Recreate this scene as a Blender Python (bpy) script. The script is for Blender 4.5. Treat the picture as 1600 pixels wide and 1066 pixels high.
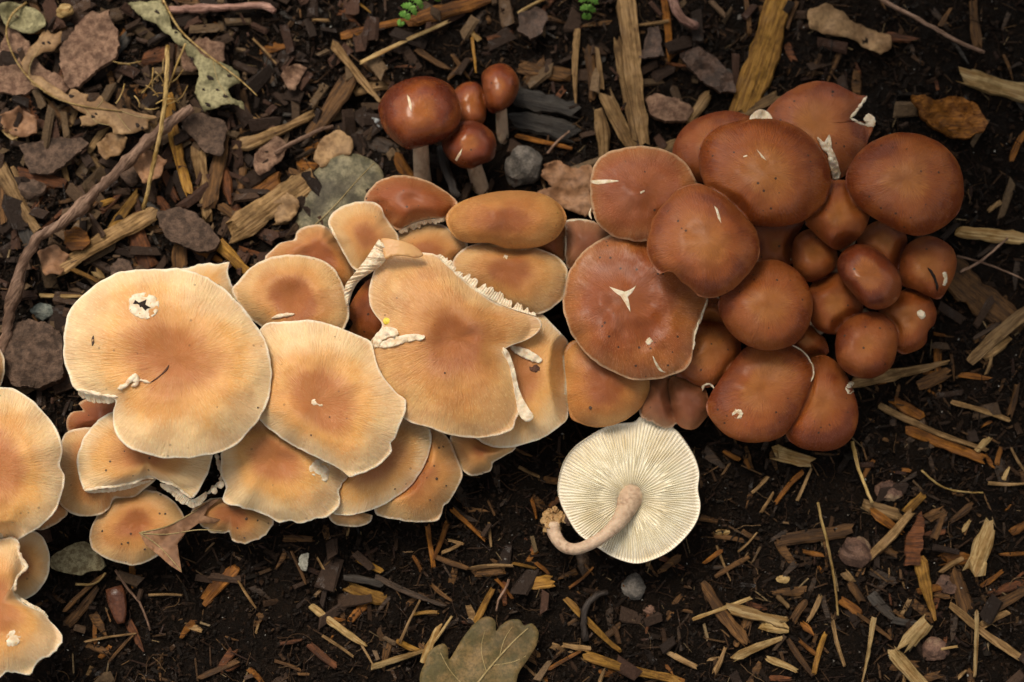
import bpy, math, random
import numpy as np
from mathutils import Matrix, Vector
from mathutils.geometry import delaunay_2d_cdt

for o in list(bpy.data.objects):
    bpy.data.objects.remove(o)
scene = bpy.context.scene
C = scene.collection
random.seed(7)
rng = np.random.default_rng(7)

# ------------------------------------------------------------------ camera
TILT = math.radians(12.0)
LENS, SENSOR = 60.0, 36.0
FOCUS_Z = 0.030
DIST = 0.40 * LENS / SENSOR
CAM = np.array([0.0, -DIST * math.sin(TILT), FOCUS_Z + DIST * math.cos(TILT)])
cd = bpy.data.cameras.new('camera')
cam = bpy.data.objects.new('camera', cd)
C.objects.link(cam)
cam.location = CAM
cam.rotation_euler = (TILT, 0, 0)
cd.lens = LENS
cd.sensor_width = SENSOR
cd.clip_start = 0.01
cd.clip_end = 100
cd.dof.use_dof = True
cd.dof.focus_distance = DIST - 0.010
cd.dof.aperture_fstop = 6.3
scene.camera = cam

# ------------------------------------------------------------------ light
SUN_EL, SUN_AZ = math.radians(58), math.radians(-28)      # azimuth from +Y (away from the viewer) towards -X
w = bpy.data.worlds.new('World')
scene.world = w
w.use_nodes = True
nt = w.node_tree
bg = nt.nodes['Background']
sky = nt.nodes.new('ShaderNodeTexSky')
sky.sky_type = 'NISHITA'
sky.sun_disc = False
sky.sun_elevation = SUN_EL
sky.sun_rotation = SUN_AZ
sky.dust_density = 4.0
hsv = nt.nodes.new('ShaderNodeHueSaturation')
hsv.inputs['Saturation'].default_value = 0.0
nt.links.new(sky.outputs[0], hsv.inputs['Color'])
nt.links.new(hsv.outputs[0], bg.inputs['Color'])
bg.inputs['Strength'].default_value = 0.075
sl = bpy.data.lights.new('sun', 'SUN')
sl.energy = 1.5
sl.angle = math.radians(24)
sl.color = (1.0, 0.86, 0.68)
so = bpy.data.objects.new('sun', sl)
C.objects.link(so)
sdir = Vector((math.sin(SUN_AZ) * math.cos(SUN_EL), math.cos(SUN_AZ) * math.cos(SUN_EL), math.sin(SUN_EL)))
so.rotation_euler = sdir.to_track_quat('Z', 'Y').to_euler()
so.location = (0, 0, 2)

vs = scene.view_settings
vs.view_transform = 'Standard'
vs.look = 'None'
vs.exposure = 0.72
vs.gamma = 1.0
vs.use_curve_mapping = False
scene.render.engine = 'CYCLES'

# ------------------------------------------------------------------ helpers
S = 0.00025          # metres per photograph pixel at focus height
ct, st_ = math.cos(TILT), math.sin(TILT)

def P(px, py, z):
    """the point of the place seen at a photograph pixel, at height z"""
    px = np.asarray(px, float); py = np.asarray(py, float); z = np.asarray(z, float)
    a = (px - 800) / 1600 * SENSOR / LENS
    b = -(py - 533) / 1600 * SENSOR / LENS
    dx, dy, dz = a, b * ct + st_, b * st_ - ct
    k = (z - CAM[2]) / dz
    return np.stack([CAM[0] + k * dx, CAM[1] + k * dy, np.broadcast_to(z, k.shape)], -1)

def to_px(x, y, z):
    rx, ry, rz = x - CAM[0], y - CAM[1], z - CAM[2]
    yc = ry * ct + rz * st_
    zc = -(-ry * st_ + rz * ct)
    return 800 + rx / zc * LENS / SENSOR * 1600, 533 - yc / zc * LENS / SENSOR * 1600

def hsh(ix, iy, seed):
    v = np.sin(ix * 127.1 + iy * 311.7 + seed * 74.7) * 43758.5453
    return v - np.floor(v)

def vnoise(x, y, seed=0):
    x = np.asarray(x, float); y = np.asarray(y, float)
    ix, iy = np.floor(x), np.floor(y)
    fx, fy = x - ix, y - iy
    fx = fx * fx * (3 - 2 * fx); fy = fy * fy * (3 - 2 * fy)
    a = hsh(ix, iy, seed) * (1 - fx) + hsh(ix + 1, iy, seed) * fx
    b = hsh(ix, iy + 1, seed) * (1 - fx) + hsh(ix + 1, iy + 1, seed) * fx
    return (a * (1 - fy) + b * fy) * 2 - 1

def fbm(x, y, seed=0, oct=4):
    s, a = 0, 1.0
    for k in range(oct):
        s = s + a * vnoise(x * 2 ** k, y * 2 ** k, seed + k * 13)
        a *= 0.5
    return s

def gh(x, y):
    """ground height"""
    h = 0.0035 * fbm(x / 0.05, y / 0.05, 3, 2) + 0.0016 * fbm(x / 0.012, y / 0.012, 9, 3)
    # a shallow hollow runs out towards the lower and right side, mulch is piled behind
    return h + 0.010 * np.clip(y / 0.15, -1, 1) - 0.004 * np.clip(x / 0.2, -1, 1)

def G(px, py, lift=0.0):
    z = 0.0
    for _ in range(4):
        p = P(px, py, z)
        z = gh(p[..., 0], p[..., 1]) + lift
    return P(px, py, z)

def mesh_obj(name, verts, faces, mat, parent=None, smooth=True, loc=None, mw=None):
    me = bpy.data.meshes.new(name)
    v = np.asarray(verts, float)
    if mw is None and loc is not None:
        v = v - np.asarray(loc)
    me.from_pydata(v.tolist(), [], faces)
    me.materials.append(mat)
    if smooth:
        me.polygons.foreach_set('use_smooth', [True] * len(me.polygons))
    me.update()
    o = bpy.data.objects.new(name, me)
    C.objects.link(o)
    if mw is not None:
        o.matrix_world = mw
    elif loc is not None:
        o.location = Vector(loc)
    if parent is not None:
        o.parent = parent
        o.matrix_parent_inverse = parent.matrix_basis.inverted()      # every object here keeps its world placement in its own basis
    return o

def tag(o, label, cat, group=None, kind=None):
    o['label'] = label
    o['category'] = cat
    if group: o['group'] = group
    if kind: o['kind'] = kind
    return o

def empty(name, loc):
    o = bpy.data.objects.new(name, None)
    o.empty_display_size = 0.01
    o.location = Vector(loc)
    C.objects.link(o)
    return o

def catmull(pts, closed=True, n=8):
    p = np.asarray(pts, float)
    N = len(p)
    out = []
    rngN = N if closed else N - 1
    for i in range(rngN):
        if closed:
            p0, p1, p2, p3 = p[(i - 1) % N], p[i], p[(i + 1) % N], p[(i + 2) % N]
        else:
            p0, p1, p2, p3 = p[max(i - 1, 0)], p[i], p[i + 1], p[min(i + 2, N - 1)]
        for k in range(n):
            t = k / n
            out.append(0.5 * (2 * p1 + (p2 - p0) * t + (2 * p0 - 5 * p1 + 4 * p2 - p3) * t * t + (3 * p1 - p0 - 3 * p2 + p3) * t ** 3))
    if not closed:
        out.append(p[-1])
    return np.array(out)

# ------------------------------------------------------------------ materials
def new_mat(name):
    m = bpy.data.materials.new(name)
    m.use_nodes = True
    n = m.node_tree
    return m, n, n.nodes['Principled BSDF']

def nd(n, t, **kw):
    x = n.nodes.new(t)
    for k, v in kw.items():
        if k in x.inputs.keys() if isinstance(k, str) and hasattr(x.inputs, 'keys') else False:
            x.inputs[k].default_value = v
        else:
            setattr(x, k, v)
    return x

def noise(n, vec, scale, detail=3.0, rough=0.55):
    x = n.nodes.new('ShaderNodeTexNoise')
    x.inputs['Scale'].default_value = scale
    x.inputs['Detail'].default_value = detail
    x.inputs['Roughness'].default_value = rough
    if vec is not None:
        n.links.new(vec, x.inputs['Vector'])
    return x.outputs['Fac']

def ramp(n, fac, stops, interp='LINEAR'):
    x = n.nodes.new('ShaderNodeValToRGB')
    x.color_ramp.interpolation = interp
    e = x.color_ramp.elements
    while len(e) < len(stops):
        e.new(0.5)
    for el, (p, c) in zip(e, stops):
        el.position = p
        el.color = (c, c, c, 1) if isinstance(c, (int, float)) else (*c, 1)
    n.links.new(fac, x.inputs['Fac'])
    return x.outputs['Color']

def mix(n, fac, a, b, mode='MIX'):
    x = n.nodes.new('ShaderNodeMix')
    x.data_type = 'RGBA'
    x.blend_type = mode
    for s, v in ((0, fac), (6, a), (7, b)):
        if hasattr(v, 'is_linked') or hasattr(v, 'links'):
            n.links.new(v, x.inputs[s])
        elif s == 0:
            x.inputs[s].default_value = v
        else:
            x.inputs[s].default_value = (*v, 1)
    return x.outputs[2]

def math_(n, op, a, b=None, c=None, clamp=False):
    x = n.nodes.new('ShaderNodeMath')
    x.operation = op
    x.use_clamp = clamp
    for i, v in enumerate((a, b, c)):
        if v is None: continue
        if hasattr(v, 'links'):
            n.links.new(v, x.inputs[i])
        else:
            x.inputs[i].default_value = v
    return x.outputs[0]

def mapping(n, vec, scale, loc=(0, 0, 0)):
    x = n.nodes.new('ShaderNodeMapping')
    x.inputs['Scale'].default_value = scale
    x.inputs['Location'].default_value = loc
    n.links.new(vec, x.inputs['Vector'])
    return x.outputs[0]

def bump(n, bsdf, h, dist, strength=1.0):
    x = n.nodes.new('ShaderNodeBump')
    x.inputs['Distance'].default_value = dist
    x.inputs['Strength'].default_value = strength
    n.links.new(h, x.inputs['Height'])
    n.links.new(x.outputs[0], bsdf.inputs['Normal'])

def attr(n, name):
    x = n.nodes.new('ShaderNodeAttribute')
    x.attribute_name = name
    return x

PAL = {
    'pale':   ((0.47, 0.165, 0.044), (0.71, 0.350, 0.098), (0.78, 0.530, 0.265), (0.86, 0.78, 0.63)),
    'tan':    ((0.38, 0.120, 0.030), (0.58, 0.260, 0.070), (0.66, 0.380, 0.145), (0.82, 0.70, 0.53)),
    'orange': ((0.34, 0.092, 0.020), (0.50, 0.185, 0.040), (0.59, 0.280, 0.082), (0.78, 0.62, 0.44)),
    'rust':   ((0.34, 0.090, 0.020), (0.29, 0.066, 0.008), (0.36, 0.112, 0.018), (0.62, 0.42, 0.25)),
    'brown':  ((0.48, 0.165, 0.028), (0.345, 0.082, 0.008), (0.165, 0.029, 0.0030), (0.30, 0.10, 0.028)),
    'dark':   ((0.48, 0.150, 0.025), (0.24, 0.043, 0.005), (0.105, 0.015, 0.002), (0.20, 0.05, 0.012)),
    'pink':   ((0.28, 0.090, 0.034), (0.32, 0.110, 0.040), (0.31, 0.115, 0.038), (0.60, 0.42, 0.28)),
}

def cap_mat(pal, seed, spots=0.0, rough=0.42, whiterim=True, cw=0.22, Rm=80):
    c0, c1, c2, c3 = PAL[pal]
    sf = {'pale': 0.45, 'tan': 0.55, 'orange': 0.7}.get(pal, 1.0)      # how blotchy and fibrous the skin is
    if pal in ('brown', 'rust', 'dark', 'pink'): spots = max(spots, 0.6)
    m, n, b = new_mat('cap_skin_' + pal)
    a = attr(n, 'polar')
    sep = n.nodes.new('ShaderNodeSeparateXYZ')
    n.links.new(a.outputs['Vector'], sep.inputs[0])
    t = sep.outputs['Z']
    tc = n.nodes.new('ShaderNodeTexCoord').outputs['Object']
    off = mapping(n, tc, (1, 1, 1), (seed * 0.37, seed * 0.91, seed * 0.13))
    lowf = noise(n, off, 38, 3)
    midf = noise(n, off, 130, 4)
    fv = mapping(n, a.outputs['Vector'], (11, 11, 2.2), (seed, seed * 2.1, 0))
    fib = noise(n, fv, 3.0, 4, 0.6)
    fv2 = mapping(n, a.outputs['Vector'], (42, 42, 9), (seed * 1.7, seed, 0))
    fib2 = noise(n, fv2, 2.0, 2, 0.5)
    # radius made uneven
    tt = math_(n, 'ADD', t, math_(n, 'MULTIPLY', math_(n, 'SUBTRACT', lowf, 0.5), 0.45 + 0.7 * sf))
    tt = math_(n, 'ADD', tt, math_(n, 'MULTIPLY', math_(n, 'SUBTRACT', fib, 0.5), 0.12 + 0.36 * sf))
    col = ramp(n, math_(n, 'DIVIDE', tt, 1.05), [(0.0, c0), (cw, c0), (0.52, c1), (0.86, c2), (1.0, c2)], 'EASE')
    # radial fibrils and blotches
    dk = tuple(x * 0.62 for x in c1)
    lt = tuple(min(0.85, x * 1.25 + 0.04) for x in c2)
    col = mix(n, math_(n, 'MULTIPLY', ramp(n, fib, [(0.46, 0.0), (0.62, 1.0)]), 0.26 * sf), col, dk)
    col = mix(n, math_(n, 'MULTIPLY', ramp(n, fib2, [(0.54, 0.0), (0.66, 1.0)]), 0.36 * sf), col, lt)
    blot = noise(n, mapping(n, off, (1, 1, 1), (3.3, 1.7, 0)), 75, 3, 0.5)
    col = mix(n, math_(n, 'MULTIPLY', ramp(n, blot, [(0.46, 0.0), (0.58, 1.0)]), 0.50 * sf), col, tuple(x * y for x, y in zip(c0, (0.80, 0.70, 0.75))))
    flv = mapping(n, a.outputs['Vector'], (60, 60, 22), (seed * 0.7, seed * 1.3, 0))
    fleck = math_(n, 'MULTIPLY', ramp(n, noise(n, flv, 1.6, 1), [(0.61, 0.0), (0.66, 1.0)]), ramp(n, t, [(0.35, 0.0), (0.7, 1.0)]))
    col = mix(n, math_(n, 'MULTIPLY', fleck, 0.5 * sf), col, tuple(min(0.85, x * 1.5 + 0.10) for x in c2))
    col = mix(n, math_(n, 'MULTIPLY', ramp(n, midf, [(0.50, 0.0), (0.64, 1.0)]), 0.26 * sf), col, dk)
    if whiterim:
        rv = mapping(n, a.outputs['Vector'], (3, 3, 0), (seed, 0, 0))
        rn = noise(n, rv, 2.0, 5, 0.65)
        ed = attr(n, 'edge').outputs['Fac']
        e = math_(n, 'ADD', ed, math_(n, 'MULTIPLY', math_(n, 'SUBTRACT', rn, 0.5), 9.0))
        col = mix(n, ramp(n, math_(n, 'DIVIDE', e, 10.0), [(0.10, 0.85), (0.42, 0.0)]), col, c3)
        # the thin margin is paler and finely striped
        sv = mapping(n, a.outputs['Vector'], (0.45 * Rm, 0.45 * Rm, 0), (seed, 0, 0))
        sn_ = noise(n, sv, 1.0, 2)
        e2 = math_(n, 'MULTIPLY', ramp(n, math_(n, 'DIVIDE', ed, 40.0), [(0.0, 0.45), (0.7, 0.0)]), ramp(n, sn_, [(0.35, 0.2), (0.65, 1.0)]))
        col = mix(n, e2, col, tuple(0.5 * x + 0.5 * y for x, y in zip(c2, c3)))
    # dirt specks
    vo = n.nodes.new('ShaderNodeTexVoronoi')
    vo.inputs['Scale'].default_value = 230
    n.links.new(off, vo.inputs['Vector'])
    sp = math_(n, 'LESS_THAN', math_(n, 'ADD', vo.outputs['Distance'], math_(n, 'MULTIPLY', fib2, 0.07)), 0.15)
    gate = ramp(n, noise(n, off, 62, 2), [(0.56 - 0.10 * spots, 0.0), (0.58 - 0.10 * spots, 1.0)])
    sp = math_(n, 'MULTIPLY', sp, gate)
    col = mix(n, math_(n, 'MULTIPLY', sp, 0.85 if spots > 0 else 0.4), col, (0.03, 0.015, 0.008))
    n.links.new(col, b.inputs['Base Color'])
    rg = math_(n, 'ADD', math_(n, 'MULTIPLY', midf, 0.22), rough - 0.11)
    n.links.new(rg, b.inputs['Roughness'])
    b.inputs['Subsurface Weight'].default_value = 0.18
    b.inputs['Subsurface Radius'].default_value = (1.0, 0.45, 0.2)
    b.inputs['Subsurface Scale'].default_value = 0.0022
    b.inputs['Specular IOR Level'].default_value = 0.45
    b.inputs['Coat Weight'].default_value = {'dark': 0.40, 'brown': 0.16, 'rust': 0.16, 'pink': 0.1, 'orange': 0.10}.get(pal, 0.04)
    b.inputs['Coat Roughness'].default_value = 0.17 if pal == 'dark' else 0.30
    h = math_(n, 'ADD', math_(n, 'MULTIPLY', fib, 0.8), math_(n, 'MULTIPLY', fib2, 0.35))
    h = math_(n, 'ADD', h, math_(n, 'MULTIPLY', midf, 0.9))
    h = math_(n, 'ADD', h, math_(n, 'MULTIPLY', noise(n, off, 900, 2), 0.15))
    bump(n, b, h, 0.0010, 0.6)
    return m

def flesh_mat():
    m, n, b = new_mat('white_flesh')
    tc = n.nodes.new('ShaderNodeTexCoord').outputs['Object']
    f = noise(n, tc, 450, 4)
    col = ramp(n, f, [(0.3, (0.60, 0.42, 0.24)), (0.6, (0.82, 0.70, 0.52))])
    n.links.new(col, b.inputs['Base Color'])
    b.inputs['Roughness'].default_value = 0.75
    b.inputs['Subsurface Weight'].default_value = 0.15
    b.inputs['Subsurface Scale'].default_value = 0.0015
    bump(n, b, f, 0.0006, 0.8)
    return m

def gill_mat():
    m, n, b = new_mat('gill_cream')
    a = attr(n, 'polar')
    tc = n.nodes.new('ShaderNodeTexCoord').outputs['Object']
    f = noise(n, mapping(n, a.outputs['Vector'], (60, 60, 2)), 2.0, 2)
    g = noise(n, tc, 90, 3)
    col = ramp(n, f, [(0.35, (0.50, 0.38, 0.22)), (0.6, (0.72, 0.60, 0.42))])
    col = mix(n, math_(n, 'MULTIPLY', g, 0.4), col, (0.62, 0.48, 0.30))
    n.links.new(col, b.inputs['Base Color'])
    b.inputs['Roughness'].default_value = 0.7
    bump(n, b, f, 0.0008, 0.8)
    return m

def stem_mat(name='stem_skin', base=(0.55, 0.40, 0.27), dark=(0.27, 0.155, 0.095)):
    m, n, b = new_mat(name)
    tc = n.nodes.new('ShaderNodeTexCoord').outputs['Object']
    f = noise(n, mapping(n, tc, (600, 600, 90)), 1.0, 4)
    g = noise(n, tc, 120, 3)
    col = ramp(n, f, [(0.36, dark), (0.60, base)])
    col = mix(n, ramp(n, g, [(0.36, 0.3), (0.62, 0.9)]), col, base)
    n.links.new(col, b.inputs['Base Color'])
    b.inputs['Roughness'].default_value = 0.6
    b.inputs['Subsurface Weight'].default_value = 0.1
    b.inputs['Subsurface Scale'].default_value = 0.002
    bump(n, b, f, 0.0006, 0.8)
    return m

def wood_mat(name, base, dark, dirt=0.45, rough=0.75):
    """grain runs along the piece's own x axis"""
    m, n, b = new_mat(name)
    tc = n.nodes.new('ShaderNodeTexCoord').outputs['Object']
    oi = n.nodes.new('ShaderNodeObjectInfo')
    rv = n.nodes.new('ShaderNodeVectorMath')
    rv.operation = 'ADD'
    n.links.new(tc, rv.inputs[0])
    n.links.new(oi.outputs['Random'], rv.inputs[1])
    g = noise(n, mapping(n, rv.outputs[0], (90, 1100, 1100)), 1.0, 4, 0.65)
    g2 = noise(n, mapping(n, rv.outputs[0], (40, 420, 420)), 1.0, 3, 0.6)
    d = noise(n, rv.outputs[0], 130, 4, 0.65)
    col = ramp(n, g, [(0.38, dark), (0.50, base), (0.64, tuple(min(0.8, x * 1.3) for x in base))])
    col = mix(n, ramp(n, g2, [(0.46, 0.0), (0.62, 0.75)]), col, dark)
    col = mix(n, math_(n, 'MULTIPLY', ramp(n, d, [(0.48, 0.0), (0.60, 1.0)]), dirt), col, (0.022, 0.014, 0.009))
    hv = n.nodes.new('ShaderNodeHueSaturation')
    n.links.new(math_(n, 'ADD', math_(n, 'MULTIPLY', oi.outputs['Random'], 0.6), 0.68), hv.inputs['Value'])
    n.links.new(math_(n, 'ADD', math_(n, 'MULTIPLY', d, 0.5), 0.90), hv.inputs['Saturation'])
    n.links.new(col, hv.inputs['Color'])
    n.links.new(hv.outputs[0], b.inputs['Base Color'])
    n.links.new(math_(n, 'SUBTRACT', rough + 0.12, math_(n, 'MULTIPLY', d, 0.35)), b.inputs['Roughness'])
    b.inputs['Specular IOR Level'].default_value = 0.26
    bump(n, b, math_(n, 'ADD', g, math_(n, 'MULTIPLY', g2, 1.2)), 0.0008, 0.9)
    return m

def rough_mat(name, a, c, scale=160, rough=0.75, bd=0.0008, dirt=0.35, vein=None):
    m, n, b = new_mat(name)
    tc = n.nodes.new('ShaderNodeTexCoord').outputs['Object']
    oi = n.nodes.new('ShaderNodeObjectInfo')
    rv = n.nodes.new('ShaderNodeVectorMath')
    rv.operation = 'ADD'
    n.links.new(tc, rv.inputs[0])
    n.links.new(oi.outputs['Random'], rv.inputs[1])
    f = noise(n, rv.outputs[0], scale, 5, 0.65)
    g = noise(n, rv.outputs[0], scale * 0.3, 3, 0.6)
    h = noise(n, rv.outputs[0], scale * 6, 3, 0.6)
    col = ramp(n, f, [(0.40, a), (0.60, c)])
    col = mix(n, math_(n, 'MULTIPLY', ramp(n, g, [(0.48, 0.0), (0.60, 1.0)]), dirt), col, (0.03, 0.02, 0.013))
    if vein:
        col = mix(n, math_(n, 'MULTIPLY', ramp(n, g, [(0.36, 1.0), (0.45, 0.0)]), 0.8), col, vein)
    col = mix(n, math_(n, 'MULTIPLY', ramp(n, h, [(0.45, 0.0), (0.62, 1.0)]), 0.45), col, tuple(x * 0.45 for x in a))
    n.links.new(col, b.inputs['Base Color'])
    n.links.new(math_(n, 'SUBTRACT', rough + 0.12, math_(n, 'MULTIPLY', f, 0.25)), b.inputs['Roughness'])
    b.inputs['Specular IOR Level'].default_value = 0.26 if rough > 0.3 else 0.5
    bump(n, b, math_(n, 'ADD', f, math_(n, 'MULTIPLY', h, 0.4)), bd, 0.9)
    return m

def soil_mat():
    m, n, b = new_mat('humus')
    tc = n.nodes.new('ShaderNodeTexCoord').outputs['Object']
    f = noise(n, tc, 70, 6, 0.7)
    g = noise(n, tc, 420, 5, 0.7)
    h = noise(n, tc, 1500, 3, 0.6)
    col = ramp(n, f, [(0.30, (0.004, 0.0025, 0.0018)), (0.55, (0.008, 0.005, 0.003)), (0.78, (0.018, 0.010, 0.0055))])
    col = mix(n, ramp(n, g, [(0.52, 0.0), (0.75, 0.8)]), col, (0.021, 0.011, 0.006))
    col = mix(n, ramp(n, h, [(0.60, 0.0), (0.78, 0.6)]), col, (0.04, 0.024, 0.013))
    n.links.new(col, b.inputs['Base Color'])
    n.links.new(ramp(n, g, [(0.35, 0.38), (0.6, 0.85)]), b.inputs['Roughness'])
    b.inputs['Specular IOR Level'].default_value = 0.10
    bump(n, b, math_(n, 'ADD', f, math_(n, 'ADD', g, math_(n, 'MULTIPLY', h, 0.5))), 0.0022, 1.0)
    return m

def colattr_mat(name, rough=0.7, spec=0.14):
    m, n, b = new_mat(name)
    a = attr(n, 'tone')
    tc = n.nodes.new('ShaderNodeTexCoord').outputs['Object']
    f = noise(n, tc, 900, 4, 0.6)
    col = mix(n, math_(n, 'MULTIPLY', f, 0.9), a.outputs['Color'], (0.012, 0.008, 0.006))
    n.links.new(col, b.inputs['Base Color'])
    wet = noise(n, tc, 260, 2)
    n.links.new(ramp(n, wet, [(0.57, rough + 0.15), (0.61, 0.16)]), b.inputs['Roughness'])
    b.inputs['Specular IOR Level'].default_value = spec
    bump(n, b, f, 0.0006, 0.8)
    return m

M_FLESH = flesh_mat()
M_GILL = gill_mat()
M_STEM = stem_mat()
M_SOIL = soil_mat()
WOOD = {
    'pale':   wood_mat('pale_wood', (0.400, 0.288, 0.152), (0.24, 0.14, 0.06), 0.35),
    'tan':    wood_mat('tan_wood', (0.272, 0.176, 0.092), (0.13, 0.075, 0.035), 0.45),
    'yellow': wood_mat('yellow_wood', (0.304, 0.172, 0.060), (0.15, 0.075, 0.025), 0.5),
    'orange': wood_mat('orange_wood', (0.224, 0.100, 0.036), (0.10, 0.04, 0.015), 0.5),
    'brown':  wood_mat('brown_wood', (0.125, 0.066, 0.030), (0.045, 0.023, 0.011), 0.5),
    'dark':   wood_mat('dark_wood', (0.048, 0.030, 0.019), (0.022, 0.014, 0.009), 0.5, 0.55),
    'grey':   wood_mat('grey_wood', (0.048, 0.041, 0.034), (0.022, 0.018, 0.015), 0.4, 0.6),
    'red':    wood_mat('red_bark', (0.135, 0.056, 0.028), (0.05, 0.021, 0.012), 0.5),
}
BARK_PINK = rough_mat('pink_bark', (0.14, 0.074, 0.046), (0.33, 0.195, 0.122), 330, 0.8, 0.0014, 0.25)
BARK_GREY = rough_mat('grey_bark', (0.058, 0.035, 0.023), (0.155, 0.094, 0.062), 330, 0.75, 0.0012, 0.3)
BARK_DARK = rough_mat('dark_bark', (0.045, 0.028, 0.020), (0.12, 0.070, 0.048), 200, 0.6, 0.0010, 0.4)
STONE_GREY = rough_mat('grey_stone', (0.075, 0.066, 0.056), (0.21, 0.18, 0.15), 240, 0.8, 0.0006, 0.2)
STONE_GREEN = rough_mat('green_grey_stone', (0.10, 0.115, 0.10), (0.24, 0.25, 0.21), 300, 0.8, 0.0006, 0.2)
STONE_PINK = rough_mat('pink_stone', (0.08, 0.042, 0.030), (0.21, 0.115, 0.075), 260, 0.7, 0.0007, 0.3, (0.42, 0.29, 0.17))
LEAF_TAN = rough_mat('dry_tan_leaf', (0.21, 0.115, 0.050), (0.40, 0.245, 0.115), 90, 0.65, 0.0004, 0.25)
LEAF_BROWN = rough_mat('dry_brown_leaf', (0.22, 0.105, 0.050), (0.38, 0.20, 0.10), 90, 0.6, 0.0004, 0.25)
LEAF_GREEN = rough_mat('grey_green_leaf', (0.12, 0.105, 0.048), (0.33, 0.29, 0.15), 140, 0.7, 0.0004, 0.35)
LEAF_GREY = rough_mat('grey_oval_leaf_skin', (0.085, 0.075, 0.040), (0.25, 0.21, 0.12), 190, 0.6, 0.0004, 0.65)
LEAF_OLIVE = rough_mat('olive_leaf', (0.095, 0.074, 0.026), (0.20, 0.125, 0.046), 150, 0.6, 0.0004, 0.28)
FERN = rough_mat('fresh_green_frond', (0.09, 0.22, 0.03), (0.17, 0.33, 0.06), 260, 0.45, 0.0003, 0.0)
SCALE = rough_mat('cone_scale_skin', (0.20, 0.15, 0.075), (0.46, 0.39, 0.22), 500, 0.8, 0.0010, 0.1)
TWIG = wood_mat('twig_bark', (0.31, 0.205, 0.15), (0.12, 0.07, 0.048), 0.35)
TWIG_PINK = wood_mat('pink_twig_bark', (0.34, 0.21, 0.17), (0.16, 0.09, 0.07), 0.25)
STRAW = wood_mat('straw', (0.46, 0.33, 0.16), (0.24, 0.15, 0.06), 0.2, 0.6)
ROOT_DARK = wood_mat('dark_root', (0.05, 0.04, 0.034), (0.02, 0.015, 0.012), 0.3, 0.55)
DEBRIS = colattr_mat('debris_tones')

# ------------------------------------------------------------------ ground
def build_ground():
    def axis(lo, hi, step, far):
        core = np.arange(lo, hi + 1e-9, step)
        g = [step]
        while sum(g) < far: g.append(g[-1] * 1.35)
        cs = np.cumsum(g)
        return np.concatenate([lo - cs[::-1], core, hi + cs])
    xs = axis(-0.26, 0.26, 0.0013, 9.0)
    ys = axis(-0.18, 0.20, 0.0013, 9.0)
    X, Y = np.meshgrid(xs, ys)
    Z = gh(X, Y) + 0.0011 * fbm(X / 0.0042, Y / 0.0042, 21, 2)
    v = np.stack([X, Y, Z], -1).reshape(-1, 3)
    nx, ny = len(xs), len(ys)
    i = np.arange(nx * ny).reshape(ny, nx)
    f = np.stack([i[:-1, :-1], i[:-1, 1:], i[1:, 1:], i[1:, :-1]], -1).reshape(-1, 4)
    o = mesh_obj('ground', v, f.tolist(), M_SOIL)
    o['kind'] = 'structure'
    o['label'] = 'dark damp humus soil with bark mulch'
build_ground()

# ------------------------------------------------------------------ unseen bush added behind the bed to shade its right hand side
def shade_shrub():
    r = np.random.default_rng(11)
    base = np.array([0.34, 0.62, 0.0]); base[2] = gh(base[0], base[1])
    e = empty('shade_shrub', base)
    tag(e, 'unseen leafy bush added behind the bed to shade its right side', 'shade_shrub')
    bark = WOOD['brown']; leafm = rough_mat('shade_shrub_leaf', (0.04, 0.075, 0.02), (0.08, 0.13, 0.035), 60, 0.5, 0.0004, 0.1)
    tips = []
    for i in range(9):
        tip = np.array([0.30, 0.44, 0.56]) + r.uniform(-1, 1, 3) * np.array([0.26, 0.12, 0.10])
        u = np.linspace(0, 1, 10)[:, None]
        mid = (base + tip) / 2 + np.array([0, 0.06, 0.12])
        pts = (1 - u) ** 2 * base + 2 * u * (1 - u) * mid + u ** 2 * tip
        tips.append(pts)
        v, f = tube(pts, np.linspace(0.008, 0.002, 10), 6)
        mesh_obj('branch', v, f, bark, e, True, base)
    V, F = [], []
    for i in range(2200):
        c = np.array([0.27, 0.40, 0.54]) + r.normal(0, 1, 3) * np.array([0.15, 0.08, 0.07])
        a = r.normal(0, 1, 3); a /= np.linalg.norm(a)
        b = np.cross(a, r.normal(0, 1, 3)); b /= np.linalg.norm(b)
        L, W = r.uniform(0.02, 0.04), r.uniform(0.010, 0.018)
        n = len(V)
        nn = np.cross(a, b) * 0.003
        V += [c - a * L, c + b * W + nn, c + a * L, c - b * W + nn]
        F += [(n, n + 1, n + 2), (n, n + 2, n + 3)]
    mesh_obj('crown', np.array(V), F, leafm, e, False, base)

# ------------------------------------------------------------------ mushroom caps
CAPS = []
class Cap: pass

def ray_radius(c, poly, angs):
    a = poly - c
    b = np.roll(poly, -1, 0) - c
    R = np.zeros(len(angs))
    for k, th in enumerate(angs):
        d = np.array([math.cos(th), math.sin(th)])
        n = np.array([-d[1], d[0]])
        sa, sb = a @ n, b @ n
        m = (sa * sb) <= 0
        m &= np.abs(sa - sb) > 1e-9
        u = sa[m] / (sa[m] - sb[m])
        r = (a[m] + (b[m] - a[m]) * u[:, None]) @ d
        r = r[r > 0]
        R[k] = r.max() if len(r) else 5
    return R

NA = 720
ANG = np.arange(NA) * 2 * math.pi / NA

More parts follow.
